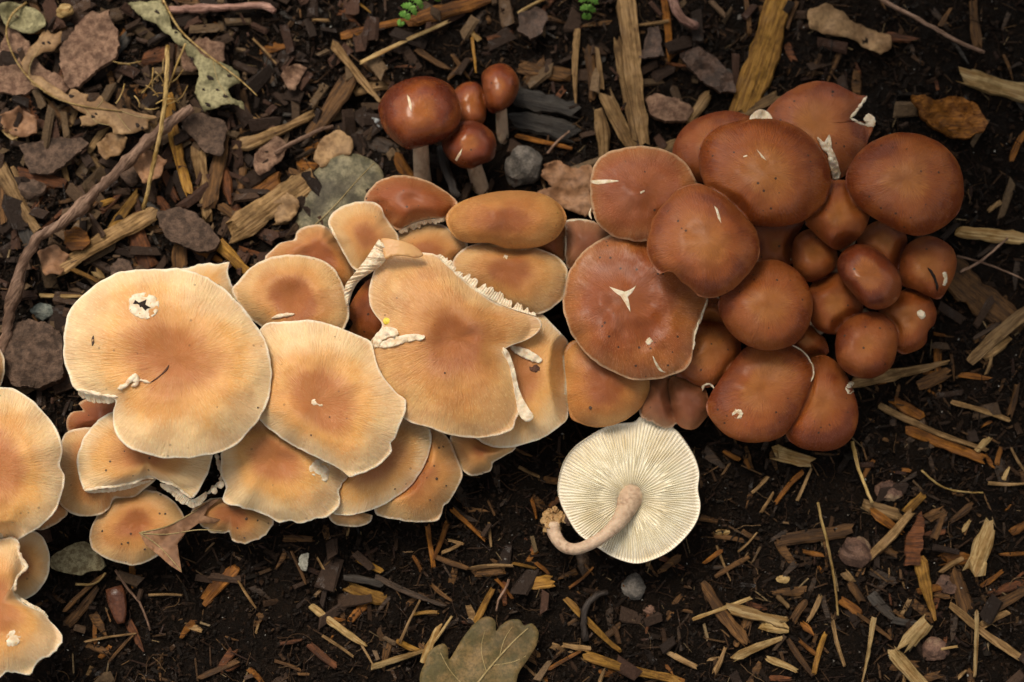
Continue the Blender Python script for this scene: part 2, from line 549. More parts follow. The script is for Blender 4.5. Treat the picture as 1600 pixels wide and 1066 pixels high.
def M(key, c, outline, z0, H, pal, label, a=2.0, b=1.0, dep=0.0, dw=0.35, tilt=(0, 0), th=1.0, wave=0.5, wk=4,
      root=None, spots=0.0, rim=True, lump=0.5, jag=0.006, rough=0.42, cw=0.22, anchor=None, stem_r=4.0, sharp=False, stem=True):
    k = Cap()
    k.key, k.c, k.z0, k.H, k.pal, k.label = key, np.array(c, float), z0 * 1e-3, H * 1e-3, pal, label
    k.a, k.b, k.dep, k.dw, k.tilt, k.th = a, b, dep * 1e-3, dw, tilt, th * 1e-3
    k.wave, k.wk, k.root, k.spots, k.rim, k.lump, k.rough, k.cw = wave * 1.4e-3, wk, root, spots, rim, lump * 1.7e-3, rough, cw
    k.seed = len(CAPS) + 1
    if b >= 0.95:
        k.a, k.H = a * 1.3, k.H * 1.3          # flat caps: most of the bend is near the margin
    if b < 0.7: k.b = b + 0.06
    if rim: jag = jag * 1.8
    k.anchor, k.stem_r, k.stem = anchor, stem_r, stem
    poly = np.asarray(outline, float)
    poly = catmull(poly, True, 8)
    R = ray_radius(k.c, poly, ANG)
    R = R * (1 + jag * fbm(np.cos(ANG) * 7 + k.seed * 3, np.sin(ANG) * 7, k.seed, 3))
    k.R = R
    kern = np.exp(-0.5 * (np.arange(-60, 61) / 22.0) ** 2); kern /= kern.sum()
    k.Rs = np.convolve(np.concatenate([R[-60:], R, R[:60]]), kern, 'valid')
    k.Rm = float(R.mean())
    k.bun = b < 0.78
    k.bul = 0.0 if k.bun else min(0.5 * k.th / S, 0.2 * k.Rm)      # roundness of the edge in pixels
    k.tuck = min(0.5 * k.th / S, 0.2 * k.Rm)
    rr = random.Random(k.seed * 7 + 1)
    k.dents = []                                # shallow dents and swellings, each cap its own
    for q in range(4):
        an, ra = rr.uniform(0, 6.28), rr.uniform(0.25, 0.8)
        k.dents.append((c[0] + math.cos(an) * ra * k.Rm, c[1] + math.sin(an) * ra * k.Rm, rr.uniform(0.22, 0.5) * k.Rm, rr.choice((-1, -1, 0.7)) * rr.uniform(0.02, 0.055) * k.Rm * S))
    if key == 'C2': k.dents += [(790, 512, 34, -0.003), (745, 520, 30, 0.0012)]
    if key == 'D3': k.dents += [(935, 430, 34, -0.0025)]
    if key == 'D8': k.dents += [(1195, 585, 30, -0.002)]
    if key == 'D11': k.dents += [(1150, 215, 30, -0.003), (1195, 238, 18, 0.002)]
    if key == 'D14': k.dents += [(1370, 240, 26, -0.002), (1428, 245, 18, 0.002)]
    CAPS.append(k)
    return k

def Rat(k, th, A=None):
    A = k.R if A is None else A
    x = (th % (2 * math.pi)) / (2 * math.pi) * NA
    i = np.floor(x).astype(int)
    f = x - i
    return A[i % NA] * (1 - f) + A[(i + 1) % NA] * f

def polar(k, px, py):
    dx, dy = px - k.c[0], py - k.c[1]
    th = np.arctan2(dy, dx)
    r = np.hypot(dx, dy)
    R = Rat(k, th) - k.bul
    return th, r, R

def raw_top(k, px, py):
    th, r, R = polar(k, px, py)
    t = np.clip(r / np.maximum(Rat(k, th, k.Rs) - k.bul, 1), 0, 1)
    dome = k.H * (1 - t ** k.a) ** k.b
    dep = k.dep * np.exp(-(t / k.dw) ** 2)
    wv = k.wave * t ** 3 * (np.sin(k.wk * th + k.seed * 1.7) + 0.6 * np.sin((k.wk * 2 + 1) * th + k.seed * 0.9))
    lp = k.lump * fbm(px / 38 + k.seed * 7.3, py / 38, k.seed, 2) * (1 - 0.4 * t)
    rr = np.minimum(r, R)
    sl = S * (k.tilt[0] * np.cos(th) + k.tilt[1] * np.sin(th)) * rr
    dn = 0
    for (dx_, dy_, dr, da) in k.dents:
        dn = dn + da * np.exp(-((px - dx_) ** 2 + (py - dy_) ** 2) / dr ** 2)
    return k.z0 + dome - dep + wv + lp + sl + dn, t, r, R

def smin(a, b, w):
    h = np.clip(0.5 + 0.5 * (b - a) / w, 0, 1)
    return b * (1 - h) + a * h - w * h * (1 - h)

def top(k, px, py):
    px = np.asarray(px, float); py = np.asarray(py, float)
    z = raw_top(k, px, py)[0]
    i = CAPS.index(k)
    for j in CAPS[i + 1:]:
        if np.hypot(*(j.c - k.c)) > (j.R.max() + k.R.max() + 45): continue
        zj, t, r, R = raw_top(j, px, py)
        out = np.clip(r - R - j.bul, 0, None)
        lim = zj - j.th - 0.0007 + S * (1.5 * out + 0.03 * out ** 2)
        z = smin(z, lim, 0.0012)
    return np.maximum(z, 0.004)

def tube(pts, rad, nseg=8, caps=True, jitter=0.0, squash=1.0):
    pts = np.asarray(pts, float)
    n = len(pts)
    rad = np.broadcast_to(np.asarray(rad, float), (n,)) if np.ndim(rad) <= 1 else rad
    V, F = [], []
    tan = np.gradient(pts, axis=0)
    tan /= np.linalg.norm(tan, axis=1)[:, None] + 1e-12
    up = np.array([0.0, 0.0, 1.0])
    if abs(tan[0] @ up) > 0.9: up = np.array([0.0, 1.0, 0.0])
    for i in range(n):
        x = np.cross(up, tan[i]); x /= np.linalg.norm(x) + 1e-12
        y = np.cross(tan[i], x)
        for s in range(nseg):
            a = 2 * math.pi * s / nseg
            r = rad[i] * (1 + jitter * random.uniform(-1, 1))
            V.append(pts[i] + x * r * math.cos(a) + y * r * math.sin(a) * squash)
    for i in range(n - 1):
        for s in range(nseg):
            q = (s + 1) % nseg
            F.append((i * nseg + s, i * nseg + q, (i + 1) * nseg + q, (i + 1) * nseg + s))
    if caps:
        F.append(tuple(range(nseg - 1, -1, -1)))
        F.append(tuple((n - 1) * nseg + s for s in range(nseg)))
    return np.array(V), F

shade_shrub()

def set_polar(o, pol):
    at = o.data.attributes.new('polar', 'FLOAT_VECTOR', 'POINT')
    at.data.foreach_set('vector', np.asarray(pol, np.float32).ravel())

def build_cap(k):
    nr = int(np.clip(k.Rm / 3.6, 9, 34))
    na = int(np.clip(2 * math.pi * k.Rm / 4.0, 36, 260))
    th = np.arange(na) * 2 * math.pi / na
    R = Rat(k, th)
    Rt = R - k.bul
    s = np.arange(1, nr + 1) / nr
    tr = 1 - (1 - s) ** 1.45
    V, POL, EDG = [], [], [np.array([k.Rm])]
    Rsm = Rat(k, th, k.Rs)
    zc = top(k, k.c[0:1], k.c[1:2])
    V.append(P(k.c[0:1], k.c[1:2], zc)); POL.append(np.array([[1, 0, 0.0]]))
    cs, sn = np.cos(th), np.sin(th)
    for t in tr:
        px, py = k.c[0] + cs * Rt * t, k.c[1] + sn * Rt * t
        ze = top(k, px, py)
        V.append(P(px, py, ze))
        POL.append(np.stack([cs, sn, np.clip(t * Rt / Rsm, 0, 1)], -1))
        EDG.append(R - Rt * t)
    zedge = ze
    for ph in ((100, 125, 150, 180) if k.bun else (45, 90, 135, 180)):
        q = math.radians(ph)
        rr = Rt - k.tuck * (1 - math.sin(q)) if k.bun else Rt + k.bul * math.sin(q)
        px, py = k.c[0] + cs * rr, k.c[1] + sn * rr
        z = zedge + k.th * math.cos(q) if k.bun else zedge - k.th / 2 * (1 - math.cos(q))
        V.append(P(px, py, z))
        POL.append(np.stack([cs, sn, np.full(na, 1.0)], -1))
        EDG.append(k.bul * (1 - math.sin(q)) if ph <= 90 else np.zeros(na))
        if np.ndim(EDG[-1]) == 0: EDG[-1] = np.full(na, EDG[-1])
    nring = nr + 4
    F = [(0, 1 + i, 1 + (i + 1) % na) for i in range(na)]
    for r in range(nring - 1):
        a = 1 + r * na; b = a + na
        for i in range(na):
            q = (i + 1) % na
            F.append((a + i, b + i, b + q, a + q))
    # image y points down, so winding is flipped
    F = [f[::-1] for f in F]
    V = np.concatenate(V); POL = np.concatenate(POL)
    # ---- root and stem
    if k.root is not None:
        rp = np.array(k.root, float)
    else:
        anc = np.array(k.anchor if k.anchor else k.c, float)
        d = anc - k.c
        L = np.hypot(*d)
        rp = k.c + d * min(0.45, 45 / max(L, 1))
    g = G(rp[0], rp[1])
    e = empty('mushroom', g)
    tag(e, k.label, 'mushroom', 'mushrooms of the big clump')
    co = mesh_obj('cap', V, F, cap_mat(k.pal, k.seed, k.spots, k.rough, k.rim, k.cw, k.Rm), e, True, g)
    set_polar(co, POL)
    at = co.data.attributes.new('edge', 'FLOAT', 'POINT')
    at.data.foreach_set('value', np.concatenate(EDG).astype(np.float32))
    k.empty, k.g, k.cap = e, g, co
    # ---- gills
    ng = max(24, na // 2)
    th2 = np.arange(ng) * 2 * math.pi / ng
    cs, sn = np.cos(th2), np.sin(th2)
    Rg = Rat(k, th2) - k.bul
    V2, P2 = [], []
    ts = (0.99, 0.9, 0.75, 0.55, 0.35, 0.12)
    for t in ts:
        px, py = k.c[0] + cs * Rg * t, k.c[1] + sn * Rg * t
        z = top(k, px, py) - k.th * 0.98 - 0.0022 * (1 - t) * min(1, k.Rm / 60)
        if t == 0.99:
            z = top(k, px, py) - k.th * 0.97
        if k.bun and t > 0.7: px, py = k.c[0] + cs * (Rg - k.tuck) * t, k.c[1] + sn * (Rg - k.tuck) * t
        V2.append(P(px, py, np.maximum(z, 0.002)))
        P2.append(np.stack([cs, sn, np.full(ng, t)], -1))
    F2 = []
    for r in range(len(ts) - 1):
        for i in range(ng):
            q = (i + 1) % ng
            F2.append((r * ng + i, (r + 1) * ng + i, (r + 1) * ng + q, r * ng + q))
    F2.append(tuple((len(ts) - 1) * ng + i for i in range(ng)))
    F2 = [f for f in F2]
    go = mesh_obj('gills', np.concatenate(V2), F2, M_GILL, e, True, g)
    set_polar(go, np.concatenate(P2))
    # ---- stem
    if k.stem:
        sr = min(k.stem_r, k.Rm * 0.09 + 1.2) * 1e-3
        ca = np.linspace(0, 2 * math.pi, 16)
        rp_ = 1.5 * sr / S
        tz = float(min(top(k, k.c[0] + rp_ * q * np.cos(ca), k.c[1] + rp_ * q * np.sin(ca)).min() for q in (0.3, 0.7, 1.0, 1.5))) - k.th - 0.0012
        tp = P(k.c[0], k.c[1], tz)
        gp = np.array(g) - np.array([0, 0, 0.004])
        n = 9
        u = np.linspace(0, 1, n)[:, None]
        mid = (gp + tp) / 2 + np.array([random.uniform(-1, 1), random.uniform(-1, 1), 0]) * 0.002
        pts = (1 - u) ** 2 * gp + 2 * u * (1 - u) * mid + u ** 2 * tp
        rad = sr * (1.25 - 0.35 * u[:, 0] + 0.25 * (u[:, 0] > 0.93))
        sv, sf = tube(pts, rad, 10, True, 0.05)
        mesh_obj('stem', sv, sf, M_STEM, e, True, g)

# ---- anchors: the clump is a long row of tufts
LA, LB, LC, LD, LE, LF = (-20, 760), (270, 640), (480, 640), (690, 480), (1120, 430), (1340, 440)

# listed from the lowest cap of the heap to the highest
M('A0', (-50, 572), [(8, 572), (2, 600), (-20, 625), (-60, 632), (-100, 600), (-110, 560), (-85, 525), (-50, 515), (-15, 528), (3, 550)], 18, 6, 'tan', 'sliver of a tan cap behind the broad pale cap and the dark bark slab', anchor=LA)
M('A2', (62, 795), [(58, 828), (80, 823), (97, 812), (106, 802), (100, 780), (75, 760), (45, 760), (25, 780), (28, 810)], 14, 5, 'orange', 'small brown cap squeezed under the broad pale cap beside the cone scale', anchor=LA)
M('A3', (30, 885), [(50, 829), (66, 838), (76, 860), (78, 882), (74, 903), (62, 921), (47, 933), (30, 938), (5, 930), (-15, 900), (-12, 860), (15, 835)], 16, 5, 'pale', 'smooth half round pale cap behind the torn cap with the round white scar', anchor=LA)
M('B7', (150, 655), [(107, 675), (104, 657), (112, 644), (130, 641), (122, 632), (140, 622), (180, 620), (200, 640), (195, 670), (170, 690), (130, 690)], 17, 5, 'rust', 'small shaded red brown cap under the slit edge of the largest pale cap', anchor=LB)
M('B0', (305, 460), [(295, 418), (320, 413), (345, 412), (357, 411), (356, 424), (359, 432), (362, 442), (370, 470), (350, 495), (300, 505), (260, 490), (255, 440), (272, 424)], 24, 5, 'pale', 'torn tan cap tip poking out behind the largest pale cap beside the yellow chip', anchor=LB, jag=0.02)
M('B10', (362, 800), [(300, 800), (312, 786), (345, 778), (395, 790), (424, 808), (428, 816), (420, 831), (405, 843), (386, 851), (371, 850), (362, 844), (359, 831), (350, 833), (333, 833), (314, 822)], 14, 5, 'tan', 'ragged tan cap spotted with dirt below the cap with the white blotch', spots=1.0, jag=0.03, anchor=LC, tilt=(0, -0.1))
M('B8', (215, 812), [(150, 808), (141, 828), (142, 853), (158, 869), (185, 880), (215, 883), (240, 873), (258, 862), (276, 850), (290, 830), (285, 800), (262, 776), (235, 766), (200, 766), (170, 784)], 15, 7, 'tan', 'dirt speckled orange cap with a dry brown leaf stuck on it', spots=1.5, a=2.2, b=0.9, dep=2, tilt=(0, -0.12), anchor=LB, rough=0.38)
M('B6', (158, 735), [(105, 675), (130, 668), (180, 670), (230, 690), (245, 720), (246, 745), (235, 757), (222, 767), (212, 776), (192, 778), (177, 781), (170, 796), (150, 806), (122, 806), (102, 796), (90, 781), (93, 752), (91, 720), (96, 690)], 19, 6, 'tan', 'wavy tan cap under the folded cap and beside the broad pale one', dep=2, tilt=(0, -0.08), wave=0.9, anchor=LB)
M('C1', (545, 795), [(515, 806), (560, 812), (581, 803), (579, 815), (562, 823), (535, 822), (518, 815), (510, 795), (520, 775), (560, 770), (580, 785)], 14, 4, 'tan', 'sliver of a tan cap under the pale striped margin cap', anchor=LC)
M('B14', (752, 706), [(703, 684), (730, 672), (780, 678), (806, 699), (792, 711), (772, 722), (766, 736), (747, 743), (731, 743), (720, 730), (710, 710)], 19, 6, 'tan', 'small orange cap tucked below the torn cap above the bare soil', tilt=(0, -0.15), anchor=LD, jag=0.015)
M('B13', (652, 742), [(672, 668), (690, 675), (704, 690), (713, 712), (723, 738), (720, 752), (710, 771), (700, 786), (693, 791), (690, 805), (680, 815), (650, 817), (622, 813), (600, 809), (586, 801), (585, 770), (605, 720), (640, 680)], 17, 7, 'tan', 'orange cap with dark crumbs beside the pale striped margin cap', spots=1.2, tilt=(0.05, -0.12), anchor=LC)
M('B12', (585, 715), [(640, 655), (660, 661), (672, 670), (674, 690), (669, 715), (656, 741), (640, 761), (615, 780), (588, 794), (560, 803), (535, 806), (518, 801), (505, 770), (505, 720), (540, 670), (600, 645)], 23, 5, 'pale', 'thin pale cap with a finely striped margin under two broader caps', dep=1, tilt=(0.03, -0.08), anchor=LC)
M('C12', (856, 378), [(886, 345), (883, 372), (883, 408), (862, 402), (840, 395), (820, 375), (835, 350), (860, 335)], 22, 5, 'rust', 'narrow rust brown cap wedge behind the two bun shaped caps', anchor=LD)
M('C13', (912, 375), [(884, 346), (905, 342), (928, 346), (945, 350), (960, 365), (955, 395), (930, 420), (900, 425), (884, 412), (883, 385)], 23, 4, 'pink', 'torn pinkish brown cap between the bun shaped caps and the star cracked cap', jag=0.03, anchor=LD, spots=0.3)
M('C7', (497, 388), [(414, 408), (424, 391), (440, 379), (459, 375), (464, 362), (477, 354), (500, 351), (520, 362), (534, 382), (546, 405), (556, 430), (552, 455), (530, 465), (490, 455), (440, 430)], 21, 7, 'orange', 'creased orange cap next to the grey oval leaf', dep=1.5, lump=1.2, wave=1.2, anchor=LD)
M('C5', (578, 485), [(580, 435), (562, 452), (549, 473), (544, 492), (552, 506), (545, 517), (560, 525), (585, 532), (610, 525), (620, 480), (605, 440)], 21, 5, 'rust', 'deep red brown cap in the hollow beneath the torn cap fold', anchor=LD, rim=False)
M('C9', (668, 392), [(618, 368), (640, 355), (665, 349), (690, 351), (708, 363), (730, 380), (725, 405), (705, 428), (670, 430), (635, 415), (615, 395)], 27, 5, 'tan', 'plain tan cap below the rust cap with the ragged gill edge', anchor=LD)
M('C8', (642, 310), [(569, 314), (577, 296), (595, 281), (620, 274), (646, 276), (671, 284), (695, 298), (715, 316), (712, 332), (697, 341), (675, 341), (650, 347), (636, 353), (622, 361), (608, 352), (592, 340), (577, 330)], 31, 8, 'rust', 'rust brown cap with a ragged white gill edge under the four small mushrooms', dep=1.5, dw=0.3, tilt=(0.03, 0.0), anchor=LD)
M('C6', (572, 372), [(513, 351), (518, 335), (535, 322), (560, 315), (585, 316), (596, 324), (602, 338), (613, 355), (623, 369), (622, 390), (606, 408), (585, 420), (562, 425), (549, 417), (540, 402), (530, 384), (521, 366)], 34, 5, 'tan', 'tan cap with a thin white rim between the creased orange cap and the rust cap', tilt=(0, 0.06), anchor=LD)
M('C3', (812, 588), [(838, 488), (862, 505), (881, 525), (894, 548), (903, 578), (904, 600), (900, 620), (890, 640), (885, 656), (865, 673), (840, 688), (810, 697), (780, 700), (752, 692), (735, 670), (730, 600), (750, 530), (790, 495)], 26, 6, 'pale', 'broad tan cap with a dark painted pit under the torn cap', dep=3, dw=0.45, tilt=(0.05, -0.06), anchor=LD)
M('C11', (792, 420), [(706, 412), (722, 390), (750, 380), (782, 377), (815, 381), (850, 391), (876, 405), (888, 421), (886, 441), (882, 465), (870, 476), (848, 489), (820, 490), (780, 480), (740, 460), (715, 440)], 30, 9, 'tan', 'orange brown cap between the bun shaped cap and the torn white gill edge', a=2.4, b=0.8, anchor=LD, tilt=(0.0, -0.03))
M('C10', (790, 338), [(697, 346), (700, 331), (715, 318), (745, 306), (780, 299), (816, 298), (850, 304), (873, 318), (885, 337), (881, 356), (868, 373), (845, 385), (815, 389), (790, 388), (765, 380), (740, 380), (720, 377), (706, 365)], 35, 13, 'orange', 'thick bun shaped orange cap with a pale lower side beside the grey stone', a=2.8, b=0.6, th=3, rim=False, anchor=LD, tilt=(0, 0.05))
M('B2', (458, 465), [(362, 456), (372, 440), (390, 420), (415, 405), (445, 398), (476, 399), (502, 406), (521, 419), (534, 440), (542, 465), (546, 490), (542, 508), (525, 525), (490, 535), (445, 530), (410, 512), (385, 490)], 31, 7, 'tan', 'tan cap with a sunken brown centre behind the slit and fan shaped caps', dep=5, dw=0.45, tilt=(0, 0.05), anchor=LC, cw=0.3)
M('B4', (428, 712), [(400, 648), (430, 660), (465, 680), (495, 700), (520, 715), (541, 739), (537, 755), (531, 770), (533, 785), (525, 800), (510, 810), (490, 811), (470, 819), (455, 812), (440, 817), (420, 808), (405, 801), (390, 796), (370, 793), (352, 787), (346, 778), (352, 764), (347, 745), (343, 720), (348, 695), (370, 665)], 27, 7, 'pale', 'pale tan cap with a white blotch and wavy lower edge', dep=3, dw=0.4, tilt=(0, -0.1), wave=1.0, wk=5, anchor=LC, jag=0.012)
M('B5', (228, 712), [(178, 643), (158, 652), (142, 668), (128, 690), (121, 715), (122, 740), (127, 757), (132, 768), (148, 764), (175, 760), (205, 755), (225, 747), (238, 746), (252, 752), (272, 757), (290, 772), (300, 779), (311, 766), (322, 746), (330, 722), (333, 705), (320, 670), (280, 640), (220, 632)], 29, 6, 'pale', 'folded pale orange cap with a white bottom rim under the largest pale cap', dep=3, dw=0.5, tilt=(0, -0.1), spots=0.8, wave=1.0, anchor=LB)
M('C2', (715, 528), [(660, 394), (635, 392), (612, 396), (594, 410), (582, 430), (575, 452), (577, 475), (586, 492), (596, 510), (575, 540), (575, 575), (590, 610), (610, 640), (636, 657), (665, 667), (700, 678), (730, 683), (760, 683), (785, 678), (801, 669), (805, 655), (813, 640), (810, 610), (800, 575), (787, 550), (800, 540), (822, 532), (840, 521), (847, 508), (842, 497), (825, 489), (800, 482), (770, 470), (745, 452), (720, 434), (700, 415), (682, 398)], 38, 7, 'tan', 'large torn orange tan cap with ragged white broken edges', dep=4, dw=0.3, wave=0.8, tilt=(0.0, -0.02), anchor=LD, cw=0.16)
M('B3', (493, 630), [(412, 508), (440, 503), (475, 500), (505, 503), (530, 512), (555, 521), (579, 533), (585, 552), (592, 577), (606, 598), (621, 615), (636, 625), (634, 642), (628, 656), (619, 684), (611, 693), (613, 705), (600, 720), (580, 733), (560, 741), (545, 745), (534, 735), (510, 722), (480, 708), (450, 692), (428, 676), (405, 655), (385, 620), (385, 560)], 40, 6, 'pale', 'pale fan shaped cap with a purplish brown sunken centre', dep=3, dw=0.42, tilt=(0.02, -0.03), wave=0.9, anchor=LC)
M('A1', (-15, 732), [(0, 603), (30, 611), (60, 634), (85, 665), (98, 700), (95, 728), (101, 747), (97, 771), (88, 796), (65, 822), (30, 843), (0, 859), (-60, 862), (-120, 825), (-142, 735), (-112, 640), (-50, 604)], 40, 8, 'pale', 'broad pale cap beside the wavy tan cap and the cone scale', wave=0.8, wk=5, anchor=LA, dep=2)
M('A5', (-4, 945), [(18, 841), (30, 850), (31, 865), (37, 880), (40, 888), (28, 900), (22, 912), (22, 926), (30, 936), (42, 945), (57, 952), (70, 960), (81, 972), (93, 985), (97, 996), (92, 1010), (76, 1025), (60, 1035), (50, 1055), (38, 1053), (28, 1049), (12, 1051), (-10, 1060), (-50, 1050), (-90, 1000), (-95, 930), (-70, 870), (-20, 845)], 34, 6, 'pale', 'torn pale cap with a round white scar below the broad pale cap', dep=1.5, jag=0.02, wave=1.0, anchor=LA)
M('B1', (276, 562), [(240, 420), (275, 420), (310, 428), (345, 447), (375, 475), (401, 508), (418, 545), (425, 580), (421, 620), (408, 651), (385, 681), (360, 701), (330, 710), (290, 717), (250, 714), (215, 706), (190, 692), (178, 670), (176, 645), (180, 627), (165, 620), (146, 617), (120, 610), (108, 590), (103, 575), (98, 550), (98, 525), (105, 495), (120, 470), (145, 448), (175, 430), (205, 422)], 46, 7, 'pale', 'largest pale round cap with a slit edge and a holed white scar', dep=4, dw=0.5, wave=0.7, anchor=LB, cw=0.2)

# ---- the dark right hand clump
M('D24', (1258, 530), [(1238, 540), (1262, 508), (1280, 522), (1290, 530), (1295, 552), (1280, 558), (1262, 560), (1245, 555)], 16, 4, 'brown', 'tiny brown cap pinched between the smooth round caps above the white rimmed cap', rim=False, anchor=LF)
M('D25', (1108, 492), [(1090, 470), (1120, 465), (1135, 490), (1130, 515), (1100, 515), (1085, 500)], 18, 4, 'brown', 'tiny shaded brown cap under the star cracked cap and the smooth ball cap', rim=False, anchor=LE)
M('D5', (1032, 628), [(1005, 605), (1020, 590), (1045, 585), (1052, 610), (1062, 630), (1069, 650), (1060, 662), (1044, 669), (1018, 660), (1000, 650), (996, 625)], 15, 5, 'pink', 'torn pinkish cap above the upturned mushroom', jag=0.03, anchor=LE, tilt=(0, -0.1))
M('D6', (1080, 632), [(1045, 592), (1070, 590), (1098, 602), (1108, 625), (1110, 642), (1100, 657), (1085, 671), (1063, 667), (1052, 645)], 15, 5, 'pink', 'small brownish pink cap beside the torn pinkish cap', anchor=LE, rim=False, tilt=(0, -0.1), spots=0.6)
M('D4', (950, 600), [(885, 540), (930, 530), (980, 550), (1010, 580), (1015, 605), (1006, 630), (986, 651), (960, 664), (930, 668), (905, 661), (890, 650), (885, 600)], 19, 8, 'orange', 'smooth orange brown cap with one dark crumb above the upturned mushroom', a=2.2, b=0.8, rim=False, anchor=LE, tilt=(0, -0.1))
M('D7', (1112, 548), [(1085, 505), (1120, 503), (1150, 522), (1158, 545), (1148, 570), (1128, 592), (1108, 606), (1088, 602), (1070, 592), (1055, 585), (1060, 555), (1070, 525)], 18, 7, 'brown', 'brown cap with a torn tip beside the cap with a round pale dot', a=2.3, b=0.8, rim=False, anchor=LE)
M('D9', (1286, 632), [(1265, 560), (1290, 556), (1311, 570), (1325, 590), (1333, 610), (1341, 640), (1338, 670), (1325, 691), (1300, 704), (1270, 704), (1245, 697), (1228, 680), (1225, 640), (1240, 590)], 15, 9, 'brown', 'rusty brown cap with a small white nick at the lower edge of the clump', a=2.6, b=0.65, th=2.5, rim=False, anchor=LF, tilt=(0.05, -0.1))
M('D8', (1190, 608), [(1140, 572), (1165, 543), (1200, 535), (1235, 537), (1256, 548), (1270, 569), (1272, 585), (1263, 612), (1252, 640), (1240, 661), (1225, 680), (1200, 690), (1165, 691), (1135, 680), (1115, 661), (1103, 638), (1108, 620), (1120, 600)], 21, 9, 'brown', 'purplish brown cap with a round pale dot and a white rim at its upper side', a=2.6, b=0.7, rim=False, anchor=LE, tilt=(0, -0.06), th=1.5)
M('D12', (1112, 225), [(1051, 238), (1060, 210), (1080, 190), (1110, 177), (1140, 173), (1168, 180), (1190, 195), (1180, 240), (1150, 275), (1110, 285), (1080, 282), (1062, 265)], 28, 9, 'brown', 'brown cap half hidden behind the big round glossy cap', a=2.6, b=0.65, th=2, rim=False, anchor=LE)
M('D13', (1275, 195), [(1190, 190), (1208, 161), (1240, 138), (1270, 127), (1296, 128), (1320, 138), (1341, 148), (1356, 151), (1345, 165), (1328, 183), (1340, 192), (1364, 190), (1364, 203), (1358, 217), (1350, 240), (1335, 262), (1315, 278), (1295, 285), (1262, 260), (1220, 230)], 28, 8, 'brown', 'torn brown cap with white split edges at the back of the clump', a=2.4, b=0.8, rim=False, jag=0.01, anchor=LF, spots=0.6)
M('D16', (1212, 382), [(1180, 352), (1220, 345), (1256, 344), (1247, 365), (1238, 382), (1240, 400), (1236, 413), (1210, 412), (1186, 408), (1178, 380)], 24, 3, 'brown', 'dull brown cap wedged under the big round glossy cap beside the tiny ball cap', rim=False, anchor=LE, dep=1)
M('D18', (1380, 378), [(1340, 372), (1358, 351), (1385, 344), (1406, 354), (1417, 371), (1415, 397), (1407, 422), (1385, 415), (1362, 400), (1343, 388)], 22, 8, 'brown', 'small brown cap sprinkled with black dots under the broad round cap', a=2.5, b=0.6, th=3, rim=False, spots=1.6, anchor=LF)
M('D22', (1422, 492), [(1400, 460), (1425, 449), (1450, 461), (1463, 485), (1461, 505), (1450, 518), (1447, 536), (1430, 549), (1405, 552), (1390, 525), (1375, 500), (1375, 480)], 17, 9, 'brown', 'brown knobbly cap with a white crumb at the outer edge of the clump', a=2.6, b=0.6, th=3, rim=False, anchor=LF, lump=1.2)
M('D21', (1450, 415), [(1408, 402), (1419, 381), (1445, 369), (1470, 374), (1489, 389), (1495, 410), (1491, 431), (1481, 451), (1468, 468), (1450, 463), (1430, 453), (1410, 446), (1405, 425)], 23, 10, 'brown', 'brown cap with a crescent cut and a dark needle beside the dark slab', a=2.6, b=0.6, th=3, rim=False, anchor=LF)
M('D20', (1306, 470), [(1264, 450), (1283, 430), (1310, 426), (1332, 436), (1346, 460), (1348, 486), (1337, 510), (1315, 522), (1290, 521), (1270, 508), (1262, 478)], 20, 11, 'brown', 'small round brown cap peppered with dots beside the smooth ball cap', a=2.8, b=0.55, th=3.5, rim=False, spots=1.2, anchor=LF)
M('D23', (1355, 537), [(1315, 508), (1338, 492), (1365, 487), (1390, 498), (1403, 520), (1401, 550), (1391, 575), (1365, 591), (1335, 589), (1311, 571), (1305, 546), (1307, 522)], 26, 11, 'brown', 'brown dimpled cap with a scrap of dry leaf at its side', a=2.8, b=0.55, th=3.5, rim=False, spots=0.6, dep=1.5, dw=0.3, anchor=LF)
M('D17', (1270, 398), [(1237, 392), (1241, 373), (1257, 360), (1276, 359), (1297, 370), (1308, 395), (1307, 416), (1291, 431), (1268, 441), (1248, 432), (1238, 412)], 24, 10, 'brown', 'tiny smooth ball shaped cap with a pale tan top', a=2.8, b=0.55, th=3, rim=False, anchor=LF, cw=0.35)
M('D15', (1310, 335), [(1280, 300), (1292, 288), (1310, 281), (1331, 285), (1350, 303), (1359, 325), (1357, 346), (1346, 367), (1330, 381), (1310, 391), (1290, 381), (1270, 362), (1257, 347), (1266, 325)], 36, 10, 'brown', 'lumpy brown cap between the big round glossy cap and the broad round cap', a=2.6, b=0.6, th=3, rim=False, anchor=LF, lump=1.2)
M('D19', (1358, 430), [(1308, 411), (1318, 391), (1340, 381), (1366, 387), (1391, 408), (1406, 430), (1409, 451), (1400, 471), (1380, 483), (1358, 482), (1342, 470), (1325, 450), (1312, 432)], 35, 11, 'dark', 'oval dark brown cap with a pale tan patch and black dots', a=2.8, b=0.55, th=3.5, rim=False, spots=1.0, anchor=LF, cw=0.3)
M('D14', (1415, 278), [(1321, 282), (1330, 255), (1350, 230), (1380, 213), (1410, 207), (1445, 212), (1475, 228), (1496, 252), (1506, 285), (1504, 315), (1491, 341), (1466, 360), (1436, 369), (1410, 364), (1380, 349), (1350, 331), (1331, 308)], 42, 14, 'brown', 'broad round brown cap with a pale tan top at the back corner of the clump', a=2.6, b=0.6, th=3, rim=False, spots=0.8, anchor=LF, rough=0.36, cw=0.3)
